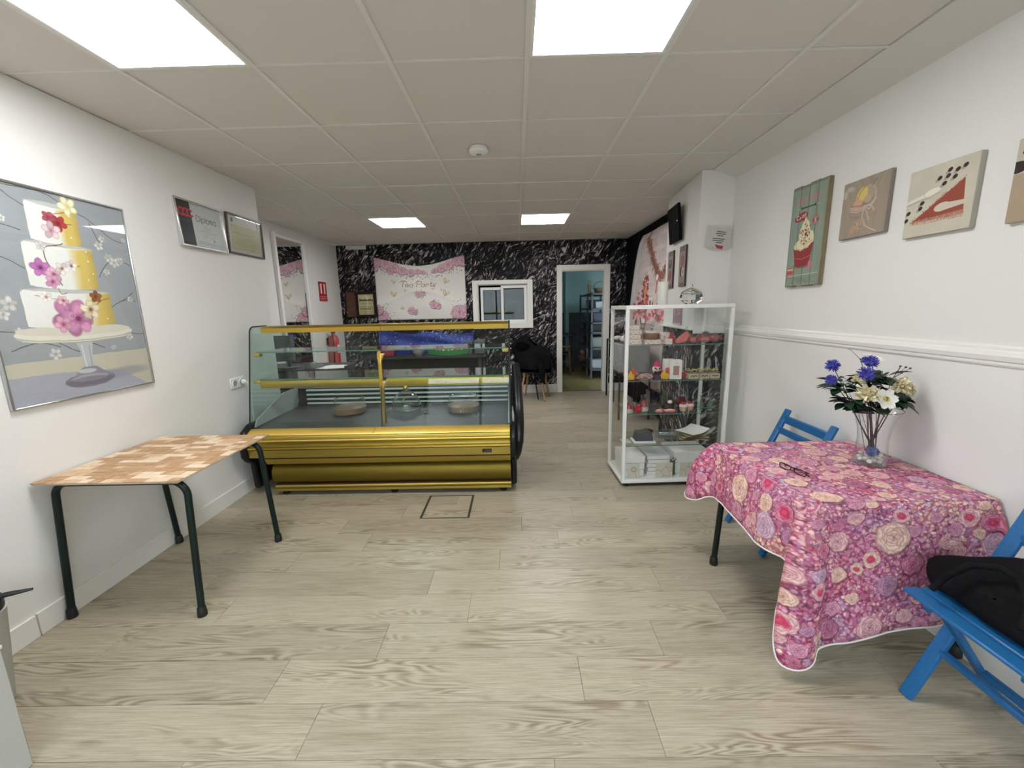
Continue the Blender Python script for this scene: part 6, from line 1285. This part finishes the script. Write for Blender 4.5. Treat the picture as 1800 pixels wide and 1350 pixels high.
t = thing('box_file', 'dark box file with a pale spine on the rack beside the door', 'box', (1.52, 4.30, .659)); MB().box((-.10, -.02, 0), (.10, .16, .05), .003).build('body', mat('dark_file', (.05, .02, .03), .5), t); MB().box((-.02, .06, .052), (.09, .14, .21), .004).build('document_stand', mat('dusky_pink', (.45, .34, .33), .6), t)
one('white_tissue', MB().ball((0, 0, .035), (.06, .05, .038), 12, 7, .12), paper, 'crumpled white tissue on top of the black rack', 'tissue', (1.46, 4.16, .9405))
t = thing('machine_cover', 'grey cloth cover over a machine behind the glass cabinet', 'cover', (1.42, 3.35, 0))
def cov(u, v):
    a = 2*PI*u; c_, s_ = math.cos(a), math.sin(a); sq = lambda q: math.copysign(abs(q)**.35, q); k = 1+.03*math.sin(a*9)*(1-v); zt = .96
    if v < .75: s = v/.75; return (.20*sq(c_)*k, .27*sq(s_)*k, .62+(zt-.62)*s)
    s = 1-(v-.75)/.25; return (.20*sq(c_)*s, .27*sq(s_)*s, zt+.02*(1-s))
MB().grid(cov, 48, 12, wrap=True).build('cover', gc, t, None, 60)
MB().box((-.21, -.28, .60), (.21, .28, .62), .003).build('table_top', desk_m, t)
for x in (-.19, .19):
    for y in (-.25, .25): MB().box((x-.011, y-.011, 0), (x+.011, y+.011, .60)).build('leg', bm_, t)
one('white_bag', MB().ball((0, 0, .045), (.13, .09, .06), 14, 8, .06), paper, 'white folded bag on the grey machine cover behind the cabinet', 'bag', (1.40, 3.30, .985))

# ------------------------------------------------------------------ store room contents
rk = mat('rack_steel', (.05, .06, .065), .5, .2)
t = thing('storage_rack', 'tall grey steel shelving rack in the store room behind the door', 'rack', (1.42, 6.10, 0))
for x in (0, .46):
    for y in (0, .5, 1.45): 
        if not (x and y == .5): MB().box((x-.018, y-.018, 0), (x+.018, y+.018, 1.72)).build('post', rk, t)
RZ = (.20, .62, .94, 1.13, 1.40, 1.69)
for z in RZ: MB().box((-.018, -.018, z-.02), (.478, 1.468, z+.012), .002).build('shelf', rk, t)
r0 = (1.42, 6.10)
def tub(label, x, y, z, w, d, h, m, group='tubs on the storage rack', name='plastic_tub'):
    t = thing(name, label, 'tub', (r0[0]+x, r0[1]+y, z+.0125), 0, group); pr = [(-.5, 0), (.5, 0), (.56, 1), (-.56, 1)]
    MB().prism([(a*w*.9, b_*h) for a, b_ in pr], 1, -d/2, d/2, .006).build('tub', m, t); MB().box((-w*.53, -d*.53, h), (w*.53, d*.53, h+.012), .003).build('lid', m, t)
wt = mat('tub_white', (.22, .25, .27), .5); dk = mat('tub_navy', (.015, .018, .05), .5); bl_ = mat('tub_grey', (.035, .04, .045), .5); ol = mat('tub_clear', (.12, .14, .12), .4)
tub('large whitish tub on the low shelf of the storage rack', .20, .28, RZ[0], .34, .34, .17, wt)
tub('dark crate on the second shelf of the storage rack', .24, 1.15, RZ[1], .36, .36, .16, bl_); tub('cloudy clear tub on the second shelf of the storage rack', .20, .30, RZ[1], .32, .30, .20, ol)
tub('black long tub on the third shelf of the storage rack', .22, .75, RZ[2], .40, .9, .13, bl_)
tub('grey tub on the fourth shelf of the storage rack', .20, .95, RZ[3], .34, .3, .16, ol); tub('navy box on the fourth shelf of the storage rack', .22, .30, RZ[3], .34, .34, .18, dk)
tub('pale tub near the front on the fifth shelf of the storage rack', .16, .12, RZ[4], .16, .14, .12, wt); tub('dark tub on the fifth shelf of the storage rack', .24, .8, RZ[4], .36, .5, .16, bl_)
bw = noisy('basket_wicker', (.10, .065, .03), (.20, .13, .07), 60, .7, stretch=(1, 1, 6))
t = thing('wicker_basket', 'dark wicker basket with a hoop handle on top of the storage rack', 'basket', (1.62, 6.30, RZ[5]+.0125)); MB().lathe([(0, 0), (.11, 0), (.14, .10), (.145, .105), (.13, .10), (.10, .01), (0, .01)], seg=20).build('bowl', bw, t); MB().tube([(.14*math.cos(a), 0, .10+.13*math.sin(a)) for a in (PI*i/12 for i in range(13))], .008, 6).build('handle', bw, t)
t = thing('olive_bottle', 'tall olive bottle standing on the front corner of the storage rack', 'bottle', (1.44, 6.55, RZ[5]+.0125)); MB().lathe([(0, 0), (.035, 0), (.036, .17), (.014, .22), (.014, .28), (0, .28)], seg=16).build('bottle', mat('olive_glass', (.16, .15, .06), .3), t); MB().lathe([(0, .28), (.016, .28), (.016, .30), (0, .30)], seg=12).build('cap', gold3, t)
t = thing('plush_bear', 'brown plush bear sitting on the low shelf at the left of the storage rack', 'toy', (1.43, 7.30, RZ[0]+.0125)); pb = noisy('plush', (.16, .09, .05), (.24, .14, .08), 60, .9)
MB().ball((0, 0, .09), (.075, .06, .09), 12, 8).build('body', pb, t); MB().ball((0, -.01, .21), .06, 12, 8).build('head', mat('plush_cream', (.34, .26, .18), .9), t)
for s in (-1, 1): MB().ball((s*.045, 0, .262), .02, 8, 6).build('ear', pb, t); MB().ball((s*.05, -.07, .03), (.025, .06, .025), 8, 6).build('leg', pb, t); MB().ball((s*.08, -.03, .11), (.022, .03, .055), 8, 6).build('arm', pb, t)
t = thing('work_table', 'dark work table at the back left of the store room', 'table', (.78, 7.40, 0)); MB().box((-.55, -.3, .80), (.50, .3, .85), .004).build('top', mat('near_black', (.012, .012, .012), .4), t)
for x in (-.5, .42):
    for y in (-.26, .26): MB().box((x-.02, y-.02, 0), (x+.02, y+.02, .80)).build('leg', mat('near_black'), t)
MB().box((-.5, -.26, .40), (.42, .26, .42)).build('lower_shelf', bl_, t)
t = thing('brown_stool', 'narrow brown wooden stool in front of the store room work table', 'stool', (.98, 6.80, 0)); sw = noisy('stool_wood', (.10, .045, .02), (.17, .08, .04), 20, .5)
MB().box((-.10, -.10, .60), (.10, .10, .63), .005).build('seat', sw, t)
for x in (-1, 1):
    for y in (-1, 1): MB().rod((x*.08, y*.08, .60), (x*.12, y*.12, 0), .022, .022, .003).build('leg', sw, t)
MB().rod((-.10, -.1, .3), (.10, -.1, .3), .016, .016).build('rung', sw, t)
